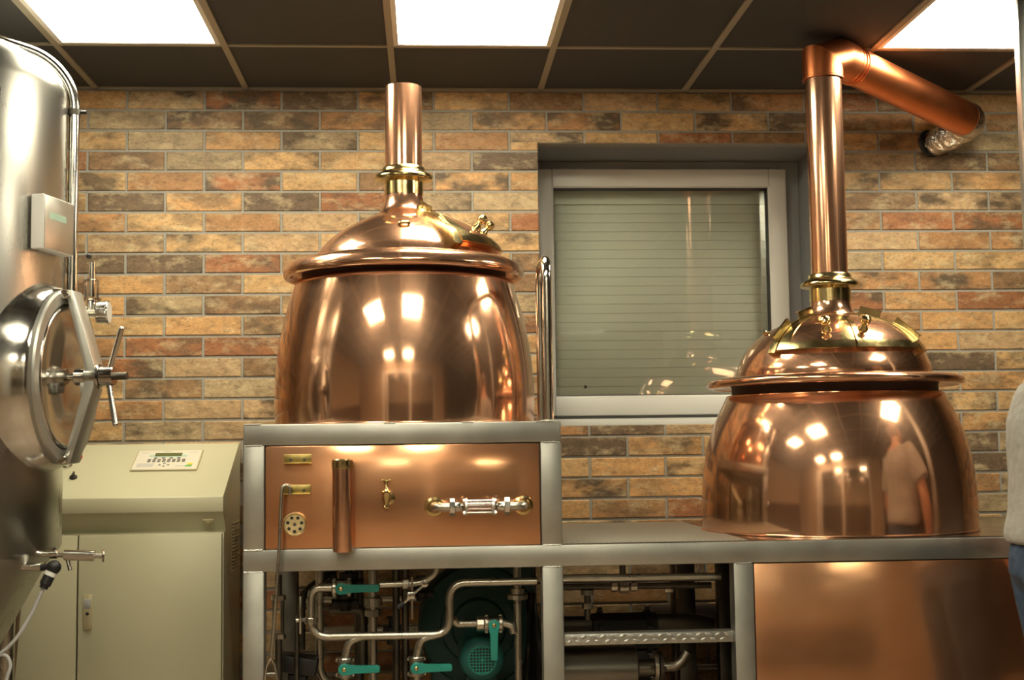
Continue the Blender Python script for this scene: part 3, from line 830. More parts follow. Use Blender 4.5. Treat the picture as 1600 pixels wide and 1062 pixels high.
# sight glass between two bends
sg = thing('sight_glass', 'horizontal steel sight glass between two brass flanges on the copper panel', 'sight glass', (1.480, PF, 1.102))
SGY = -0.062
for s, tone in ((-1, 0), (1, 0)):
    x = s * 0.137
    MB().lathe([(0, 0), (0.029, 0), (0.031, 0.003), (0.029, 0.006), (0.022, 0.008), (0.018, 0.014), (0, 0.014)], (x, 0, 0), (0, -1, 0), 32).build('flange', brass, sg)
    MB().tube([(x, -0.004, 0), (x, SGY, 0), (s * 0.082, SGY, 0)], 0.0132, 20, 0.036, 10).build('bend', steel_pipe, sg)
    m = MB().lathe([(0, -0.009), (0.0265, -0.009), (0.028, -0.007), (0.028, 0.007), (0.0265, 0.009), (0, 0.009)], (s * 0.083, SGY, 0), (1, 0, 0), 10)
    m.build('union_nut', steel_pol, sg, angle=25)
    MB().lathe([(0.012, -0.018), (0.016, -0.016), (0.016, 0.0), (0.013, 0.01), (0.020, 0.016)], (s * 0.064, SGY, 0), (-s, 0, 0), 24).build('ferrule', steel_pol, sg)
    MB().lathe([(0, -0.0035), (0.027, -0.0035), (0.027, 0.0035), (0, 0.0035)], (s * 0.041, SGY, 0), (1, 0, 0), 32).build('end_plate', steel, sg)
MB().lathe([(0.0165, -0.039), (0.0165, 0.039), (0.0145, 0.039), (0.0145, -0.039)], (0, SGY, 0), (1, 0, 0), 32, closed=True).build('glass_tube', sight_m, sg)
for k in range(4):
    a = PI / 4 + k * PI / 2; y, z = SGY + 0.0255 * math.cos(a), 0.0255 * math.sin(a)
    rod_ = MB().tube([(-0.050, y, z), (0.050, y, z)], 0.0030, 10).build('tie_rod', steel_pol, sg)
    m = MB()
    for s in (-1, 1): m.cyl((s * 0.0445, y, z), (s * 0.050, y, z), 0.0062, n=6)
    m.build('nut', steel_pol, rod_, angle=20)

# ================================================================== PIPEWORK UNDER THE DECK
def run(name, label, pts, r=0.0125, mat=steel_pipe, fillet=0.045, cat='pipe', branches=(), collars=(), group=None):
    o = Vector(pts[0])
    t = thing(name, label, cat, o, 0, group)
    MB().tube([Vector(p) - o for p in pts], r, 18, fillet, 10).build('tube', mat, t)
    for bp in branches: MB().tube([Vector(p) - o for p in bp], r * 0.98, 16, 0.03, 8).build('branch', mat, t)
    for (c, ax, R, L2, n_) in collars:
        m = MB().lathe([(0, -L2 / 2), (R * 0.94, -L2 / 2), (R, -L2 / 2 + 0.002), (R, L2 / 2 - 0.002), (R * 0.94, L2 / 2), (0, L2 / 2)], Vector(c) - o, ax, n_)
        m.build('clamp', steel_pipe, t, angle=25)
    return t
PY = -1.15
run('process_pipe', 'long S shaped steel pipe running behind the frame opening', [(1.022, PY, 0.852), (0.958, PY, 0.852), (0.958, PY, 0.701), (1.389, PY, 0.699), (1.389, PY, 0.859), (1.664, PY, 0.859)],
    0.0128, fillet=0.055,
    branches=[[(1.125, PY, 0.700), (1.075, PY, 0.688), (1.062, PY, 0.628)], [(1.345, PY, 0.699), (1.297, PY, 0.688), (1.284, PY, 0.628)]],
    collars=[((0.958, PY, 0.752), (0, 0, 1), 0.0215, 0.018, 10)])
run('drain_pipe', 'short steel pipe curving up from the left ball valve behind the rail', [(1.172, PY, 0.858), (1.300, PY, 0.860), (1.345, PY, 0.885), (1.353, PY, 0.93)], 0.0105, fillet=0.05,
    collars=[((1.253, PY, 0.859), (1, 0, 0), 0.019, 0.02, 8)])
run('cross_pipe', 'curved steel pipe joining the S shaped pipe to the upright pipe', [(1.400, -1.10, 0.741), (1.412, -1.09, 0.724), (1.560, -1.08, 0.723), (1.588, -1.08, 0.715), (1.594, -1.08, 0.690)], 0.0125, fillet=0.03,
    collars=[((1.487, -1.083, 0.723), (1, 0, 0), 0.024, 0.024, 10)])
run('riser_pipe', 'upright steel pipe beside the teal motor', [(1.608, -1.06, 0.905), (1.608, -1.06, 0.12)], 0.0125, fillet=0,
    collars=[((1.608, -1.06, 0.802), (0, 0, 1), 0.033, 0.016, 12), ((1.608, -1.06, 0.820), (0, 0, 1), 0.022, 0.02, 16)])
run('riser_pipe', 'upright steel pipe with a knurled union, between the two lower ball valves', [(1.141, -0.95, 0.885), (1.141, -0.95, 0.12)], 0.014, fillet=0, mat=steel_pipe,
    collars=[((1.141, -0.95, 0.783), (0, 0, 1), 0.031, 0.030, 14), ((1.141, -0.95, 0.748), (0, 0, 1), 0.0265, 0.022, 8)])
run('riser_pipe', 'upright steel pipe nearest the left post, bending under at its foot', [(0.968, -0.95, 0.905), (0.968, -0.95, 0.560), (1.00, -0.95, 0.520), (1.10, -0.95, 0.515)], 0.0135, fillet=0.04)
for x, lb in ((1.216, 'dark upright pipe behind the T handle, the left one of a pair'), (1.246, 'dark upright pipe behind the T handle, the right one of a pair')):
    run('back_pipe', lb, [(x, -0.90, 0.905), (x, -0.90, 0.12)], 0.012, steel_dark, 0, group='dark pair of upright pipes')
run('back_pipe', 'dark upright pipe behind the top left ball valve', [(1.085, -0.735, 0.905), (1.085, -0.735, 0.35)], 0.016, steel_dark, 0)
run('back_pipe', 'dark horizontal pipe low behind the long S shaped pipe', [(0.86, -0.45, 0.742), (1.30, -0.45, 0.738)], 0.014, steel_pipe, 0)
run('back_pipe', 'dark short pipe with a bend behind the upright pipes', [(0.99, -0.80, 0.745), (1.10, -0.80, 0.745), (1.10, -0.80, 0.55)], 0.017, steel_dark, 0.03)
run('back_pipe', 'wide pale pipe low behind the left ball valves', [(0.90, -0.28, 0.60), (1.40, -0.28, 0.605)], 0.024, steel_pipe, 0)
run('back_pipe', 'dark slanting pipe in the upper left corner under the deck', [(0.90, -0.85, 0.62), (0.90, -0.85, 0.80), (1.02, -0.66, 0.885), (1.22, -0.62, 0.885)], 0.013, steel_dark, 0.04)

# ball valves with teal levers
def valve(label, loc, ang, pipe_ax, L2=0.118):
    t = thing('ball_valve', label, 'valve', loc, 0, 'ball valves with teal levers')
    m = MB().lathe([(0, -0.030), (0.024, -0.030), (0.026, -0.027), (0.026, -0.018), (0.021, -0.015), (0.021, 0.015), (0.026, 0.018), (0.026, 0.027), (0.024, 0.030), (0, 0.030)], (0, 0, 0), pipe_ax, 28)
    bd = m.build('valve_body', steel_pipe, t, angle=25)
    for s in (-1, 1):
        a = Vector(pipe_ax).normalized() * (0.0225 * s)
        sd = Vector((0, -1, 0))
        for q in (Vector(pipe_ax).cross(sd), -Vector(pipe_ax).cross(sd)):
            c = a + q * 0.024; MB().cyl(c - sd * 0.008, c + sd * 0.008, 0.0055, n=6).build('clamp_bolt', steel_pol, bd, angle=20)
    MB().cyl((0, -0.018, 0), (0, -0.038, 0), 0.009, n=20).build('stem', steel_pipe, t)
    R = Matrix.Rotation(ang, 4, 'Y')
    out = []
    for k in range(13):
        a = PI / 2 + PI * k / 12 if False else PI * 0.30 + (2 * PI - 0.6 * PI) * k / 12
        out.append((0.0185 * math.cos(a), 0.0185 * math.sin(a)))
    out += [(0.03, -0.0105), (L2 - 0.006, -0.0125), (L2, -0.008), (L2, 0.008), (L2 - 0.006, 0.0115), (0.03, 0.0095)]
    m = MB().prism(out, -0.047, -0.036, ((0, 0, 0), R @ Vector((1, 0, 0)), R @ Vector((0, 0, 1)), (0, 1, 0)), bev=0.0022)
    lv = m.build('lever', teal_plast, t, angle=30); lv['label'] = 'teal plastic lever'
    MB().lathe([(0, 0), (0.0068, 0), (0.0062, 0.003), (0.003, 0.0045), (0, 0.0045)], (0, -0.0465, 0), (0, -1, 0), 16).build('screw', brass, lv)
valve('ball valve at the top left of the opening, teal lever pointing right', (1.053, PY, 0.852), 0.0, (1, 0, 0))
valve('ball valve at the bottom left of the opening, under the pipe bend', (1.062, PY, 0.606), 0.0, (0, 0, 1), 0.110)
valve('ball valve at the bottom middle of the opening, next to the teal motor', (1.284, PY, 0.605), 0.0, (0, 0, 1), 0.110)
valve('ball valve on the right of the opening, teal lever hanging down', (1.529, -1.08, 0.722), PI / 2, (1, 0, 0), 0.110)
for x, y, nm in ((1.062, PY, 'left'), (1.284, PY, 'middle')):
    run('down_pipe', 'short steel pipe under the bottom %s ball valve' % nm, [(x, y, 0.574), (x, y, 0.10)], 0.0125, fillet=0)
# T handled sample valve
th = thing('sample_valve', 'small valve with a slanting steel T handle and black end, under the deck rail', 'valve', (1.272, -1.19, 0.828))
o_ = Vector((1.272, -1.19, 0.828))
MB().tube([Vector((1.311, -1.19, 0.861)) - o_, Vector((1.245, -1.19, 0.803)) - o_], 0.0048, 10).build('handle_bar', steel_pol, th)
MB().lathe([(0, 0), (0.0105, 0), (0.0105, 0.010), (0, 0.012)], Vector((1.312, -1.185, 0.862)) - o_, (0, -1, 0), 20).build('disc', steel_pol, th)
MB().cyl(Vector((1.247, -1.19, 0.805)) - o_, Vector((1.228, -1.19, 0.789)) - o_, 0.009, n=16, bev=0.002).build('end_knob', black_rub, th)
MB().box(-0.016, 0.010, -0.006, 0.02, -0.012, 0.010, 0.003).build('valve_block', steel_pol, th)
MB().tube([(0, 0.005, 0.055), (0, 0.005, -0.075)], 0.0035, 10).build('spindle', steel_pipe, th)
# flat strip handle left of the S pipe
fh = thing('clamp_handle', 'narrow upright steel strip clamped to the left bend of the pipe', 'handle', (0.928, -1.18, 0.757))
MB().box(-0.0025, 0.0025, -0.012, 0.012, -0.040, 0.072, 0.0008).build('strip', steel_pol, fh)
MB().cyl((-0.004, 0, 0), (-0.014, 0, 0), 0.008, n=16, bev=0.001).cyl((0, 0, 0), (0.012, 0.01, 0), 0.006, n=12).build('wing_nut', steel_pipe, fh)
# clear sight tube by the post
gt = thing('sight_tube', 'short clear sight tube with steel fittings beside the left post', 'sight glass', (0.852, -1.10, 0.70))
MB().lathe([(0.020, 0), (0.020, 0.12), (0.018, 0.12), (0.018, 0)], n=24, closed=True).build('glass', sight_m, gt)
for z in (0.0, 0.12): MB().lathe([(0, -0.008), (0.024, -0.008), (0.024, 0.006), (0, 0.006)], (0, 0, z), (0, 0, 1), 8).build('fitting', steel_pipe, gt, angle=20)
MB().tube([(0, 0, -0.008), (0, 0, -0.60)], 0.011, 12).tube([(0, 0, 0.126), (0, 0, 0.19)], 0.011, 12).build('tube', steel_dark, gt)
run('back_pipe', 'brownish short pipe beside the clear sight tube', [(0.905, -1.06, 0.76), (0.905, -1.06, 0.12)], 0.008, steel_dark, 0)
# black pump head
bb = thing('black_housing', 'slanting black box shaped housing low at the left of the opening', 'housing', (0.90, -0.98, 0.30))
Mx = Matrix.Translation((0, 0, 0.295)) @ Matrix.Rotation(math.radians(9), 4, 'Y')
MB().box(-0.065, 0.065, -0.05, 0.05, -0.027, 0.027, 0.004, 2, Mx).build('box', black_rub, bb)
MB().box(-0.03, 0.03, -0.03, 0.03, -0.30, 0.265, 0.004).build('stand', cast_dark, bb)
# dark cast fittings in the depth
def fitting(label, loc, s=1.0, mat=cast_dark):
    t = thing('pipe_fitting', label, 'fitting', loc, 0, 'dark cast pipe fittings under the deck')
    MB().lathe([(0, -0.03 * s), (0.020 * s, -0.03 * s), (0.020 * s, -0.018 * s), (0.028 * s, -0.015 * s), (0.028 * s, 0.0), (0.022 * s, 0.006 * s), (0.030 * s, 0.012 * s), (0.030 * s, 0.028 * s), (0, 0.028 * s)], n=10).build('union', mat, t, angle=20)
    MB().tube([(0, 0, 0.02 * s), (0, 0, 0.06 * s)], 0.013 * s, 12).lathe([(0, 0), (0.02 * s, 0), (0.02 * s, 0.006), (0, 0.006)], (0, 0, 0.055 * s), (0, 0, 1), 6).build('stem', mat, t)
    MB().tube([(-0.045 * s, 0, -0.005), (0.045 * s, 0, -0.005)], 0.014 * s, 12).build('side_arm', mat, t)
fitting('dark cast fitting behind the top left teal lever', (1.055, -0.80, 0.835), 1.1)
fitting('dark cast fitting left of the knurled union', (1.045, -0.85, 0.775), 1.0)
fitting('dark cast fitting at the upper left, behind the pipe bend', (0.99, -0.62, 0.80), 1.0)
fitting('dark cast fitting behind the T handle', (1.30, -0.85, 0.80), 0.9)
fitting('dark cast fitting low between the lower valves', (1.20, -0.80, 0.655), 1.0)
# teal motor with grille
mo = thing('electric_motor', 'teal electric motor with a round grille behind the hanging lever', 'motor', (1.494, -0.98, 0.600))
MB().lathe([(0, 0.05), (0.044, 0.05), (0.062, 0.040), (0.071, 0.024), (0.073, 0.0), (0.073, -0.22), (0, -0.22)], (0, 0, 0), (0, -1, 0), 48).build('fan_cover', teal_light, mo)
m = MB()
for k in range(-4, 5):
    h = math.sqrt(max(0.0, 0.0455 ** 2 - (k * 0.0098) ** 2))
    m.box(k * 0.0098 - 0.0012, k * 0.0098 + 0.0012, -0.0535, -0.0505, -h, h)
    m.box(-h, h, -0.0537, -0.0507, k * 0.0098 - 0.0012, k * 0.0098 + 0.0012)
m.lathe([(0.0435, 0.0505), (0.0435, 0.054), (0.0465, 0.054), (0.0465, 0.0505)], (0, 0, 0), (0, -1, 0), 40)
m.lathe([(0, 0.054), (0.006, 0.054), (0.006, 0.051)], (0, 0, 0), (0, -1, 0), 14)
gr = m.build('grille', teal_plast, mo)
MB().lathe([(0, 0.0502), (0.0440, 0.0502), (0.0440, 0.049)], (0, 0, 0), (0, -1, 0), 40).build('dark_opening', shadow_gap, gr)
MB().box(-0.05, 0.05, 0.02, 0.18, -0.60, -0.06, 0.005).build('foot', teal_paint, mo)
bl = thing('fan_housing', 'large dark teal round blower housing filling the back of the opening', 'housing', (1.500, -0.52, 0.655))
MB().lathe([(0, 0.11), (0.09, 0.11), (0.10, 0.095), (0.17, 0.09), (0.205, 0.075), (0.215, 0.05), (0.215, -0.12), (0.19, -0.15), (0, -0.15)], (0, 0, 0), (0, -1, 0), 64).build('casing', teal_paint, bl)
MB().lathe([(0.135 + 0.004 * math.cos(a), 0.093 + 0.004 * math.sin(a)) for a in [2 * PI * k / 8 for k in range(8)]], (0, 0, 0), (0, -1, 0), 48, closed=True).build('ring', teal_paint, bl)
MB().box(-0.17, 0.17, -0.05, 0.12, -0.655, -0.15, 0.01).build('pedestal', teal_paint, bl)
MB().box(0.03, 0.20, -0.06, 0.10, 0.10, 0.235, 0.01).build('outlet', teal_paint, bl)
# black cover cloth hanging by the right post
def drape(u, v):
    x = 1.640 + 0.045 * v + 0.008 * math.sin(u * 9 + v * 5); z = 0.80 - 0.62 * u; y = -0.93 + 0.02 * math.sin(v * 11 + u * 4) + 0.015 * math.sin(u * 17)
    return Vector((x - 1.64, y + 0.93, z - 0.18))
m = MB(); m.grid(drape, 30, 14)
sol = m.build('plastic_bag', cast_dark)
sol.location = (1.64, -0.93, 0.18)
tag(sol, 'crumpled black plastic bag hanging beside the right post of the opening', 'bag')
md = sol.modifiers.new('thickness', 'SOLIDIFY'); md.thickness = 0.004
# ---- bay right of the middle post
run('header_pipe', 'upper horizontal steel pipe in the bay under the knurled plate', [(1.742, -1.10, 0.861), (2.262, -1.10, 0.858)], 0.0125, steel_pipe, 0)
run('header_pipe', 'dark horizontal pipe with couplings behind the upper steel pipe', [(1.745, -0.95, 0.819), (2.262, -0.95, 0.816)], 0.0105, steel_dark, 0,
    branches=[[(1.847, -0.95, 0.816), (1.847, -0.95, 0.71)], [(1.966, -0.95, 0.82), (1.966, -0.95, 0.905)]],
    collars=[((1.937, -0.95, 0.818), (1, 0, 0), 0.017, 0.022, 8), ((2.003, -0.95, 0.817), (1, 0, 0), 0.017, 0.022, 8), ((1.970, -0.95, 0.815), (1, 0, 0), 0.020, 0.03, 12),
             ((1.847, -0.95, 0.757), (0, 0, 1), 0.019, 0.020, 8), ((1.847, -0.95, 0.80), (0, 0, 1), 0.022, 0.016, 12), ((2.120, -0.95, 0.806), (1, 0, 0), 0.014, 0.03, 8)])
ck = thing('tread_rail', 'narrow checker plate steel rail across the bay', 'rail', (2.003, -1.24, 0.670))
MB().box(-0.264, 0.264, 0, 0.055, 0, 0.034, 0.0015).build('plate', steel, ck)
m = MB()
for r_ in range(2):
    for k in range(17):
        x = -0.250 + k * 0.030 + (0.015 if r_ else 0); s = 1 if (k + r_) % 2 else -1
        if x > 0.255: continue
        Mx = Matrix.Translation((x, -0.0005, 0.0095 + r_ * 0.0145)) @ Matrix.Rotation(0.35 * s, 4, 'Y')
        c = m.bm.verts
        ring = [Mx @ Vector((0.0118 * math.cos(a), 0, 0.0052 * math.sin(a))) for a in [2 * PI * q / 10 for q in range(10)]]
        vs = [c.new(p) for p in ring]; top = c.new(Mx @ Vector((0, -0.0036, 0)))
        for q in range(10): m.bm.faces.new((vs[q], vs[(q + 1) % 10], top))
m.build('tread_bump', steel, ck, angle=60)['kind'] = 'stuff'
pm = thing('pump', 'black horizontal pump body behind the checker plate rail', 'pump', (2.017, -0.60, 0.619))
MB().lathe([(0, -0.115), (0.07, -0.115), (0.07, 0.115), (0, 0.115)], (0, 0, 0), (1, 0, 0), 8).build('casing', cast_dark, pm, angle=20)
MB().tube([(-0.26, 0, 0.03), (-0.11, 0, 0.03)], 0.032, 20).build('shaft_cover', steel_dark, pm)
MB().tube([(0.11, 0, 0.03), (0.26, 0, 0.025), (0.32, 0, 0.01)], 0.036, 20, 0.03).build('shaft_cover', steel_dark, pm)
for x in (-0.085, 0.085): MB().lathe([(0, -0.010), (0.078, -0.010), (0.078, 0.010), (0, 0.010)], (x, 0, 0), (1, 0, 0), 16).box(x - 0.008, x + 0.008, -0.01, 0.01, 0.07, 0.09).build('flange', cast_dark, pm, angle=20)
MB().box(-0.09, 0.09, -0.04, 0.04, -0.619, -0.06, 0.004).build('stand', cast_dark, pm)
hx = thing('heat_exchanger', 'horizontal grey steel cylinder low in the bay with a bolted flange', 'heat exchanger', (1.875, -0.88, 0.538))
MB().lathe([(0, -0.145), (0.074, -0.145), (0.078, -0.140), (0.078, 0.135), (0.074, 0.140), (0.030, 0.142), (0.030, 0.20), (0, 0.20)], (0, 0, 0), (1, 0, 0), 40).build('shell', steel_mid, hx)
m = MB().lathe([(0, -0.006), (0.052, -0.006), (0.052, 0.006), (0, 0.006)], (0.205, 0, 0.005), (1, 0, 0), 28); m.build('flange', steel_pipe, hx)
m = MB().lathe([(0, -0.006), (0.052, -0.006), (0.052, 0.006), (0, 0.006)], (0.222, 0, 0.005), (1, 0, 0), 28); m.build('flange', steel_dark, hx)
for k in range(6):
    a = PI / 3 * k; MB().cyl((0.185, 0.04 * math.cos(a), 0.005 + 0.04 * math.sin(a)), (0.236, 0.04 * math.cos(a), 0.005 + 0.04 * math.sin(a)), 0.0065, n=6).build('bolt', steel_dark, hx, angle=20)
MB().tube([(0.225, 0, 0.005), (0.285, 0, 0.005), (0.315, 0, 0.05)], 0.019, 18, 0.03).build('outlet', steel_pipe, hx)
MB().box(-0.08, -0.05, -0.05, 0.05, -0.538, -0.07, 0.003).box(0.06, 0.09, -0.05, 0.05, -0.538, -0.07, 0.003).build('cradle', steel_dark, hx)
for (x0, x1, lb) in ((2.258, 2.322, 'dark upright steel column in the bay, the left one of two'), (2.410, 2.455, 'dark upright steel column hidden beside the right post of the bay')):
    o = MB().box(-(x1 - x0) / 2, (x1 - x0) / 2, -0.03, 0.03, 0, 0.905, 0.003).build('steel_column', steel_dark)
    o.location = ((x0 + x1) / 2, -0.35, 0); tag(o, lb, 'column', 'dark steel columns under the platform')
run('wall_pipe', 'pale grey wide pipe on the wall behind the dark columns', [(2.20, -0.07, 0.620), (2.75, -0.07, 0.618)], 0.034, cone_grey, 0)
run('wall_pipe', 'bright thin steel pipe low on the wall behind the bay', [(1.80, -0.06, 0.405), (2.75, -0.06, 0.400)], 0.014, steel_pol, 0)
cb = MB().tube([(0, 0, 0), (-0.02, -0.01, -0.03), (-0.01, -0.02, -0.055), (0.03, -0.03, -0.075)], 0.0035, 8, 0.02, 6).build('white_cable', white_plast)
cb.location = (2.235, -0.92, 0.872); tag(cb, 'thin white looped cable hanging in the upper right of the bay', 'cable')

# ================================================================== CONTROL CABINET
CX0, CX1 = -0.36, 0.584
cc = thing('control_cabinet', 'cream metal control cabinet with a sloping desk top', 'cabinet', (CX0, -0.5, 0))
def cb_(x): return x - CX0
A_ = [(-0.455 + .5, 0.0), (-0.455 + .5, 0.995), (-0.435 + .5, 0.998), (-0.435 + .5, 1.045), (-0.47 + .5, 1.064), (-0.47 + .5, 1.119), (-0.06 + .5, 1.314), (-0.03 + .5, 1.314), (-0.03 + .5, 0.0)]
A_[0] = (0.055, 0.0); A_[1] = (0.055, 0.99); A_[2] = (0.105, 0.992); A_[3] = (0.036, 1.061)
MB().prism(A_, 0, CX1 - CX0, ((0, 0, 0), (0, 1, 0), (0, 0, 1), (1, 0, 0)), bev=0.003).build('case', cream, cc)
seam = cb_(0.068)
DRZ = (0.06, 0.985)
dL = MB().box(0.010, seam - 0.003, 0.035, 0.054, DRZ[0], DRZ[1], 0.002).build('door', cream, cc)
dR = MB().box(seam + 0.003, CX1 - CX0 - 0.006, 0.035, 0.054, DRZ[0], DRZ[1], 0.002).build('door', cream, cc)
MB().box(seam - 0.003, seam + 0.003, 0.048, 0.056, DRZ[0], DRZ[1]).build('door_gap', shadow_gap, cc, flat=True)
m = MB().box(-0.016, 0.016, -0.006, 0, -0.062, 0.062, 0.002)
lk = m.build('door_lock', cream_dk, dR); lk.location = (cb_(0.106), 0.035, 0.715)
MB().box(-0.012, 0.012, -0.008, -0.005, 0.012, 0.046, 0.001).build('grip', grey_cable, lk)
MB().lathe([(0, 0), (0.006, 0), (0.006, 0.002), (0, 0.002)], (0, -0.006, -0.006), (0, -1, 0), 16).build('keyhole', shadow_gap, lk)
lt = MB().box(-0.020, 0.020, -0.005, 0.003, -0.011, 0.011, 0.002).cyl((0, -0.004, 0), (0, -0.012, 0), 0.007, n=12).build('latch', cream_dk, cc); lt.location = (cb_(0.525), 0.066, 1.028); lt.rotation_euler = (math.radians(44), 0, 0)
# side vent
vb = MB().box(0, 0.003, -0.085, 0.085, -0.095, 0.095, 0.001).build('vent', cream_dk, cc); vb.location = (CX1 - CX0, 0.31, 0.925)
for k in range(15):
    MB().box(0.002, 0.012, -0.075, 0.075, -0.090 + k * 0.0125, -0.0855 + k * 0.0125, 0.001).build('vent_slat', cream_dk, vb)
# things on the sloping desk
sl_a = math.atan2(1.314 - 1.119, 0.41)
def desk(x, d, h=0.0):
    """x along, d metres up the slope from its front edge"""
    return Vector((cb_(x), 0.03 + d * math.cos(sl_a) - h * math.sin(sl_a), 1.119 + d * math.sin(sl_a) + h * math.cos(sl_a)))
Rm = Matrix.Rotation(sl_a, 4, 'X')
def on_desk(o, x, d, h=0.001):
    o.location = desk(x, d, h); o.rotation_euler = (sl_a, 0, 0); return o
cp = MB().box(-0.1245, 0.1245, -0.086, 0.086, 0, 0.006, 0.002).build('operator_panel', cream_dk, cc); on_desk(cp, 0.332, 0.297)
MB().box(-0.119, 0.119, -0.081, 0.081, 0.0058, 0.0066).build('front_foil', panel_face, cp, flat=True)
MB().box(-0.052, 0.050, 0.030, 0.056, 0.0066, 0.0082, 0.0005).build('display', lcd, cp)
MB().box(-0.072, -0.053, 0.026, 0.040, 0.0066, 0.0074).box(0.051, 0.070, 0.026, 0.040, 0.0066, 0.0074).box(-0.053, 0.051, 0.022, 0.029, 0.0066, 0.0073).build('mint_strip', mint, cp, flat=True)
for row, (y, xs) in enumerate([(0.013, [-0.045 + 0.029 * k for k in range(4)]), (-0.002, [-0.066 + 0.0185 * k for k in range(8)]), (-0.016, [-0.066 + 0.0185 * k for k in range(8)])]):
    for x in xs: MB().box(x - 0.0062, x + 0.0062, y - 0.0045, y + 0.0045, 0.0066, 0.0086, 0.0006).build('key', ink, cp)
for x, y in ((-0.004, -0.034), (-0.020, -0.046), (0.012, -0.046), (-0.004, -0.058)): MB().box(x - 0.0045, x + 0.0045, y - 0.003, y + 0.003, 0.0066, 0.0086, 0.0006).build('arrow_key', ink, cp)
m = MB()
for k in range(4): m.box(-0.106, -0.044, -0.036 - k * 0.0085, -0.0325 - k * 0.0085, 0.0066, 0.0070)
m.box(-0.026, 0.004, 0.068, 0.072, 0.0066, 0.0070).box(-0.108, -0.08, 0.060, 0.062, 0.0066, 0.0070).box(0.07, 0.108, 0.062, 0.0635, 0.0066, 0.0070).box(0.04, 0.075, -0.059, -0.055, 0.0066, 0.0070)
m.build('print', grey_cable, cp, flat=True)
MB().box(0.083, 0.103, -0.048, -0.034, 0.0066, 0.008).build('yellow_key', yellow_plast, cp)
MB().box(0.076, 0.101, -0.062, -0.052, 0.0066, 0.008).build('green_key', green_plast, cp)
m = MB().lathe([(0, 0), (0.020, 0), (0.020, 0.004), (0.013, 0.006), (0.012, 0.016), (0, 0.016)], n=24); k1 = m.build('rotary_knob', steel_pol, cc); on_desk(k1, -0.036, 0.265)
MB().lathe([(0, 0.016), (0.009, 0.016), (0.009, 0.030), (0, 0.031)], n=16).build('cap', black_rub, k1)
m = MB().lathe([(0, 0), (0.017, 0), (0.018, 0.008), (0.014, 0.018), (0, 0.021)], n=24); k2 = m.build('red_button', red_plast, cc); on_desk(k2, -0.012, 0.335)
for x, d in ((0.012, 0.165), (-0.072, 0.170)):
    m = MB().lathe([(0, 0), (0.014, 0), (0.014, 0.006), (0.008, 0.008), (0, 0.008)], n=20).box(-0.003, 0.003, -0.015, 0.015, 0.007, 0.020, 0.001); k3 = m.build('selector_switch', black_rub, cc); on_desk(k3, x, d)
# brown strip leaning by the cabinet door
bs = MB().tube([(0, 0, 0), (0.065, 0, 0.93)], 0.007, 8).build('brown_conduit', brown_m)
bs.location = (-0.175, -0.500, 0.02); tag(bs, 'thin dark brown conduit leaning against the cream cabinet door', 'conduit')

# ================================================================== FERMENTATION TANK
TCX, TCY, TR = -0.325, -1.205, 0.515
ft = thing('fermentation_tank', 'tall stainless steel tank with a round manway and conical bottom', 'tank', (TCX, TCY, 0))
head = [(TR, 0.995), (TR, 1.5), (TR, 2.40), (TR - 0.004, 2.43), (TR - 0.018, 2.462), (TR - 0.045, 2.492), (TR - 0.10, 2.525), (TR - 0.2, 2.565), (0.2, 2.60), (0.0, 2.615)]
prof = [(0, 0.16), (0.05, 0.165), (0.07, 0.21), (0.30, 0.62), (TR - 0.045, 0.935), (TR - 0.012, 0.975)] + head
MB().lathe(prof, n=128).build('shell', steel_tank, ft, angle=50)
for k in range(4):
    a = PI / 4 + k * PI / 2
    MB().cyl((0.40 * math.cos(a), 0.40 * math.sin(a), 0), (0.40 * math.cos(a), 0.40 * math.sin(a), 0.86), 0.03, n=20).build('leg', steel_pipe, ft)
th_ = math.radians(-10); nx = Vector((math.cos(th_), math.sin(th_), 0)); sx = Vector((-math.sin(th_), math.cos(th_), 0)); zz_ = Vector((0, 0, 1))
mc = nx * 0.575 + Vector((0, 0, 1.508))           # centre of the door plane
def oval_lathe(m, prof, c, sy=0.86, n=72):
    rows = [[m.bm.verts.new(c + nx * h + sx * (r * sy * math.cos(2 * PI * k / n)) + zz_ * (r * math.sin(2 * PI * k / n))) for k in range(n)] for r, h in prof]
    for A, B in zip(rows, rows[1:]):
        for k in range(n): m.bm.faces.new((A[k], A[(k + 1) % n], B[(k + 1) % n], B[k]))
    return rows
m = MB(); oval_lathe(m, [(0.315, -0.19), (0.300, -0.11), (0.285, -0.06), (0.270, -0.022), (0.262, -0.012), (0.255, -0.006)], mc); m.build('manway_collar', steel_pol, ft, angle=60)
m = MB(); oval_lathe(m, [(0.262, -0.03), (0.262, 0.0), (0.256, 0.006), (0.222, 0.006), (0.218, 0.0), (0.218, -0.04)], mc); rg = m.build('manway_ring', steel, ft, angle=40)
m = MB(); rows = oval_lathe(m, [(0.216, -0.02), (0.2155, 0.0), (0.211, 0.006), (0.204, 0.007), (0.196, 0.002), (0.12, 0.010), (0.05, 0.014), (0.004, 0.015)], mc); m.bm.faces.new(rows[-1]); dr_ = m.build('manway_door', steel_pol, ft, angle=50)
m = MB(); oval_lathe(m, [(0.220, 0.001), (0.2165, 0.003)], mc); m.build('door_gasket', black_rub, ft)
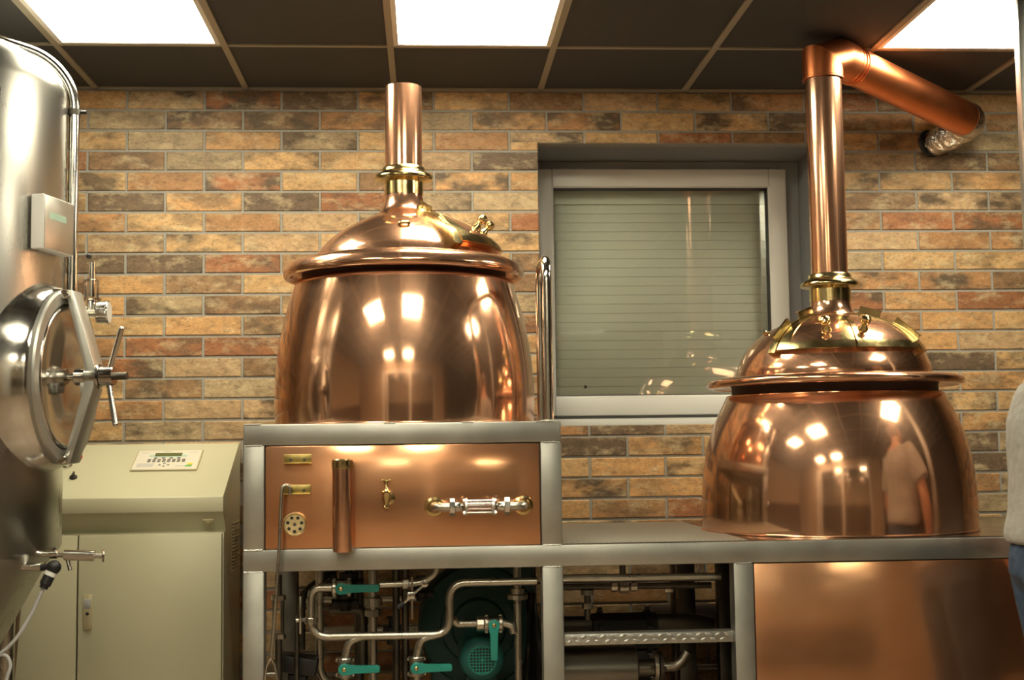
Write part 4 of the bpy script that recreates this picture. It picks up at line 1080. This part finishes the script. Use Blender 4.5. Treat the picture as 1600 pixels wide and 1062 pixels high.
# yoke bar: two flat arms meeting at a hub
def yoke(m, w0=0.036, w1=0.042):
    H = 0.258
    pr = [(0.0, -H, w0), (0.020, -H, w0), (0.115, -0.03, w1), (0.115, 0.03, w1), (0.020, H, w0), (0.0, H, w0)]
    t_ = 0.012
    L, Rr = [], []
    outer = [(0.012, -H - 0.002), (0.030, -H), (0.100, -0.035), (0.100, 0.035), (0.030, H), (0.012, H + 0.002)]
    inner = [(0.004, H - 0.006), (0.016, H - 0.02), (0.072, 0.035), (0.072, -0.035), (0.016, -H + 0.02), (0.004, -H + 0.006)]
    m.prism(outer + inner, -0.034, 0.034, (mc, nx, zz_, sx), bev=0.002)
m = MB(); yoke(m); yk = m.build('yoke_bar', steel, ft)
for s in (-1, 1):
    c = mc + zz_ * (0.245 * s) + nx * 0.012
    MB().cyl(c - sx * 0.055, c - sx * 0.030, 0.014, n=20, bev=0.002).cyl(c + sx * 0.030, c + sx * 0.055, 0.014, n=20, bev=0.002).build('yoke_pin', steel_pol, ft)
hb = MB().cyl(mc + nx * 0.0, mc + nx * 0.045, 0.011, n=20).cyl(mc + nx * 0.030, mc + nx * 0.066, 0.026, n=28, bev=0.002).cyl(mc + nx * 0.066, mc + nx * 0.108, 0.037, n=32, bev=0.003)
hb.build('hub', steel_pol, ft)
MB().box(-0.012, 0.012, -0.02, 0.02, -0.05, -0.02, 0.002, 2, Matrix.Translation(mc + nx * 0.06)).build('door_hinge', steel, ft)
hw = MB().cyl(mc + nx * 0.109, mc + nx * 0.150, 0.030, n=28, bev=0.002).build('hand_nut', steel_pol, ft)
MB().cyl(mc + nx * 0.148, mc + nx * 0.190, 0.0115, n=18).build('thread', steel_dark, ft)
hc = mc + nx * 0.130
for a, tilt in ((math.radians(80), 0.36), (math.radians(-80), 0.24)):
    d = (zz_ * math.sin(a) - sx * math.cos(a)).normalized() + nx * tilt
    d.normalize()
    MB().tube([hc + d * 0.018, hc + d * 0.150], 0.0085, 14).sphere(hc + d * 0.150, 0.0085, 12).build('handle_arm', steel_pol, hw)
# cleaning pipe up the side and over the head
def cyl_pt(ang, r, z): return Vector((r * math.cos(ang), r * math.sin(ang), z))
ca = math.radians(13)
MB().tube([cyl_pt(ca, TR + 0.004, 1.66), cyl_pt(ca, TR + 0.020, 1.70), cyl_pt(ca, TR + 0.020, 2.45), cyl_pt(ca, TR - 0.06, 2.552), cyl_pt(ca, 0.18, 2.632), cyl_pt(ca, 0.10, 2.60)], 0.0165, 20, 0.10, 14).build('cleaning_pipe', steel_pol, ft)
c = cyl_pt(ca, TR + 0.02, 2.375)
MB().cyl(c - Vector((0, 0, 0.010)), c + Vector((0, 0, 0.010)), 0.020, n=16).build('pipe_clip', steel_dark, ft)
MB().cyl(c, c + Vector((0.038, 0, 0)), 0.006, n=10).build('pipe_screw', black_rub, ft)
# display box on the shell
ba = math.radians(-13)
bn = Vector((math.cos(ba), math.sin(ba), 0)); bs_ = Vector((-math.sin(ba), math.cos(ba), 0))
bc = bn * (TR + 0.001) + Vector((0, 0, 1.965))
m = MB().prism([(-0.085, -0.082), (0.095, -0.082), (0.095, 0.082), (-0.085, 0.082)], -0.002, 0.040, (bc, bs_, zz_, bn), bev=0.004)
bx = m.build('display_box', white_plast, ft)
MB().prism([(-0.082, -0.078), (0.092, -0.078), (0.092, 0.078), (-0.082, 0.078)], 0.0395, 0.0420, (bc, bs_, zz_, bn), bev=0.001).build('front_plate', steel, bx)
MB().prism([(-0.055, 0.012), (0.045, 0.012), (0.045, 0.032), (-0.055, 0.032)], 0.0420, 0.0425, (bc, bs_, zz_, bn)).build('green_lettering', mint, bx)
# gauge and pressure valve hanging on the far side
tw = lambda x, y, z: Vector((x - TCX, y - TCY, z))
ga = MB().cyl(tw(0.285, -1.12, 1.722), tw(0.318, -1.12, 1.722), 0.036, n=32, bev=0.003).cyl(tw(0.316, -1.12, 1.722), tw(0.322, -1.12, 1.722), 0.0385, n=32, bev=0.002).build('gauge', steel_pol, ft)
MB().lathe([(0, 0), (0.033, 0), (0.033, 0.001), (0, 0.001)], tw(0.3222, -1.12, 1.722), (1, 0, 0), 28).build('dial', white_plast, ga)
MB().tube([tw(0.286, -1.12, 1.722), tw(0.20, -1.12, 1.72), tw(0.13, -1.1, 1.72)], 0.010, 12, 0.01).build('gauge_stem', steel_pipe, ft)
MB().cyl(tw(0.262, -1.10, 1.768), tw(0.262, -1.10, 1.83), 0.022, n=24, bev=0.003).cyl(tw(0.262, -1.10, 1.762), tw(0.262, -1.10, 1.769), 0.028, n=24).build('valve_cup', sight_m, ft)
MB().cyl(tw(0.262, -1.10, 1.72), tw(0.262, -1.10, 1.765), 0.014, n=20).cyl(tw(0.262, -1.10, 1.775), tw(0.262, -1.10, 1.885), 0.010, n=20).build('pressure_valve', steel_pol, ft)
MB().sphere(tw(0.252, -1.10, 1.905), 0.009, 14).build('valve_knob', black_rub, ft)
MB().tube([tw(0.262, -1.10, 1.735), tw(0.16, -1.10, 1.735)], 0.009, 12).build('valve_stem', steel_pipe, ft)
# sample tap on the cone
sv = thing('sample_tap', 'small steel sample tap with a round handle on the tank cone', 'tap', (0.165, -1.33, 0.985))
MB().tube([(-0.015, 0, 0.012), (0.015, 0, -0.001), (0.045, 0, -0.004), (0.20, 0, -0.010)], 0.0075, 12, 0.01).build('stem', steel_pol, sv)
MB().cyl((0.042, 0, -0.003), (0.066, 0, -0.003), 0.013, n=12, bev=0.002).cyl((0.050, 0, 0.0), (0.050, 0, 0.018), 0.010, n=12).build('union', steel_pol, sv)
MB().tube([(0.085, 0, -0.005), (0.172, 0, -0.009)], 0.016, 20).build('barrel', steel_pol, sv)
MB().tube([(0.092, 0, -0.012), (0.103, -0.004, -0.050)], 0.006, 12).build('spout', steel_pol, sv)
MB().lathe([(0, -0.003), (0.018, -0.003), (0.020, 0), (0.018, 0.003), (0, 0.003)], (0.197, 0, -0.009), (1, 0.25, 0), 24).build('handle_disc', steel_pol, sv)
# level sensor with cable
ls = thing('sensor_plug', 'black angled sensor plug on a steel stub of the tank cone', 'sensor', (0.13, -1.34, 0.947))
MB().cyl((-0.02, 0, 0.002), (0.054, 0, 0), 0.0115, n=20, bev=0.002).cyl((0.046, 0, 0), (0.056, 0, 0), 0.0145, n=20).build('stub', steel_pol, ls)
MB().cyl((0.054, 0, -0.002), (0.080, -0.005, 0.0), 0.010, n=16).sphere((0.094, -0.008, -0.001), 0.0215, 18).cyl((0.090, -0.012, -0.010), (0.072, -0.022, -0.052), 0.0165, n=18, bev=0.003).build('plug', black_rub, ls)
MB().lathe([(0.0172, -0.006), (0.0178, -0.006), (0.0178, 0.006), (0.0172, 0.006)], (0.086, -0.014, -0.020), (-0.4, -0.2, -0.9), 20).build('white_band', white_plast, ls)
MB().cyl((0.078, -0.020, -0.038), (0.069, -0.024, -0.060), 0.0125, n=16).build('cable_gland', black_rub, ls)
gc = MB().tube([(0, 0, 0), (-0.03, -0.01, -0.075), (-0.075, -0.03, -0.155), (-0.135, -0.03, -0.200), (-0.20, -0.03, -0.225)], 0.0052, 10, 0.05, 8).tube([(-0.118, -0.028, -0.187), (-0.092, -0.03, -0.187), (-0.078, -0.035, -0.215), (-0.098, -0.04, -0.28), (-0.15, -0.04, -0.34)], 0.0052, 10, 0.03, 8)
gc = gc.build('grey_cable', grey_cable); gc.location = (0.200, -1.364, 0.889); tag(gc, 'light grey cable hanging from the black plug below the tank', 'cable')
# ================================================================== RIGHT EDGE: POST AND PERSON
ps = MB().box(-0.02, 0.02, -0.02, 0.02, 0, CEIL - 0.004, 0.003).build('upright_post', steel)
ps.location = (3.243, -1.31, 0); tag(ps, 'pale steel upright post at the right edge, reaching the ceiling', 'post')

def voxelize(o, size, smooth=6):
    md = o.modifiers.new('remesh', 'REMESH'); md.mode = 'VOXEL'; md.voxel_size = size; md.use_smooth_shade = True
    sm_ = o.modifiers.new('smooth', 'SMOOTH'); sm_.iterations = smooth; sm_.factor = 0.5
def limb(m, pts, rad, n=20):
    """rad: (a, b) half widths in x and y, sections stay level; for slanting limbs use m.tube"""
    rows = [[m.bm.verts.new(Vector(p) + Vector((a * math.cos(2 * PI * k / n), b_ * math.sin(2 * PI * k / n), 0))) for k in range(n)] for p, (a, b_) in zip(pts, rad)]
    for A, B in zip(rows, rows[1:]):
        for k in range(n): m.bm.faces.new((A[k], A[(k + 1) % n], B[(k + 1) % n], B[k]))
    m.bm.faces.new(list(reversed(rows[0]))); m.bm.faces.new(rows[-1])
# faces +X; x = front/back, y = left/right in the local frame
pe = thing('person', 'person in a light beige t-shirt and blue jeans standing with their back to the kettles', 'person', (3.140, -1.65, 0), math.radians(-12))
m = MB()
# torso core and neck
limb(m, [(0.00, 0, 0.90), (0.00, 0, 1.10), (0.0, 0, 1.30), (-0.01, 0, 1.42), (-0.01, 0, 1.48), (0.03, 0, 1.53), (0.06, 0, 1.61)], [(0.10, 0.15), (0.10, 0.145), (0.11, 0.165), (0.09, 0.17), (0.07, 0.11), (0.057, 0.06), (0.056, 0.056)])
# head
m.sphere((0.09, 0, 1.675), 0.1, 24, (0.98, 0.78, 1.16)); m.sphere((0.115, 0, 1.62), 0.06, 20, (0.95, 0.85, 0.85))
m.sphere((0.185, 0, 1.655), 0.016, 12, (1.2, 0.8, 1.3))                      # nose
m.sphere((0.175, 0, 1.700), 0.02, 12, (0.6, 1.8, 0.5))                       # brow
m.sphere((0.172, 0, 1.618), 0.014, 12, (0.8, 1.6, 0.6))                      # mouth
for s in (-1, 1): m.sphere((0.08, s * 0.082, 1.665), 0.024, 12, (0.7, 0.35, 1.2))
for s in (-1, 1):
    # arm hanging, hand slightly curled
    sh_, el, wr = Vector((-0.005, s * 0.195, 1.42)), Vector((-0.015, s * 0.265, 1.13)), Vector((0.06, s * 0.285, 0.89))
    m.tube([sh_, sh_.lerp(el, 0.5), el, el.lerp(wr, 0.3), wr, wr + (wr - el).normalized() * 0.02], [0.052, 0.047, 0.040, 0.042, 0.027, 0.026], 16, 0.001, 2)
    d = (wr - el).normalized(); hd = wr + d * 0.055
    m.sphere(hd, 0.045, 16, (0.85, 0.42, 1.05))
    for k in range(4):
        b0 = hd + Vector((-0.028 + 0.018 * k, 0, -0.035)); l = (0.065, 0.075, 0.07, 0.055)[k]
        m.tube([b0, b0 + Vector((0.008, -s * 0.004, -l * 0.5)), b0 + Vector((0.012, -s * 0.018, -l * 0.95))], [0.0095, 0.009, 0.0075], 10, 0.004, 3)
    t0 = hd + Vector((0.030, 0, 0.015)); m.tube([t0, t0 + Vector((0.022, -s * 0.008, -0.03)), t0 + Vector((0.020, -s * 0.014, -0.06))], [0.012, 0.0105, 0.0085], 10, 0.004, 3)
bd = m.build('body', skin_m, pe); voxelize(bd, 0.0065, 4)
hm = MB().sphere((0.078, 0, 1.690), 0.103, 24, (0.98, 0.80, 1.10)).build('hair', hair_m, pe)
for s in (-1, 1): MB().sphere((0.178, s * 0.030, 1.682), 0.011, 12, (0.7, 1.2, 0.8)).build('eye', white_plast, pe)
# t-shirt: hangs from the shoulder blades, hem over the seat
m = MB()
limb(m, [(-0.010, 0, 0.985), (-0.015, 0, 1.01), (-0.007, 0, 1.08), (0.0, 0, 1.17), (0.0, 0, 1.26), (0.0, 0, 1.34), (0.004, 0, 1.42), (0.016, 0, 1.475), (0.032, 0, 1.515)],
     [(0.150, 0.205), (0.150, 0.205), (0.142, 0.195), (0.144, 0.190), (0.146, 0.200), (0.142, 0.208), (0.118, 0.205), (0.085, 0.14), (0.066, 0.075)])
for s in (-1, 1):
    sh_, el = Vector((-0.005, s * 0.170, 1.435)), Vector((-0.015, s * 0.262, 1.20))
    m.tube([sh_, sh_.lerp(el, 0.5), el], [0.072, 0.074, 0.072], 18, 0.001, 2)
sh = m.build('tshirt', shirt_m, pe); voxelize(sh, 0.010, 5)
# jeans
m = MB()
limb(m, [(0, 0, 0.84), (-0.02, 0, 0.90), (-0.02, 0, 0.97), (-0.01, 0, 1.03)], [(0.11, 0.17), (0.135, 0.185), (0.130, 0.180), (0.115, 0.165)])
for s in (-1, 1):
    limb(m, [(0.015, s * 0.105, 0.09), (0.01, s * 0.105, 0.14), (0.0, s * 0.104, 0.34), (0.01, s * 0.100, 0.50), (0.0, s * 0.094, 0.66), (-0.01, s * 0.090, 0.80), (-0.018, s * 0.088, 0.90)],
         [(0.072, 0.066), (0.068, 0.064), (0.073, 0.068), (0.078, 0.072), (0.094, 0.084), (0.112, 0.094), (0.12, 0.096)])
jn = m.build('jeans', jeans_m, pe); voxelize(jn, 0.010, 4)
for s in (-1, 1):
    m = MB()
    out = [(-0.10, 0.0), (-0.10, 0.07), (-0.06, 0.11), (0.02, 0.11), (0.06, 0.075), (0.15, 0.045), (0.175, 0.02), (0.17, 0.0)]
    m.prism([(a + 0.015, b_) for a, b_ in out], s * 0.105 - 0.042, s * 0.105 + 0.042, ((0, 0, 0), (1, 0, 0), (0, 0, 1), (0, 1, 0)), bev=0.012)
    m.build('shoe', shoe_m, pe)
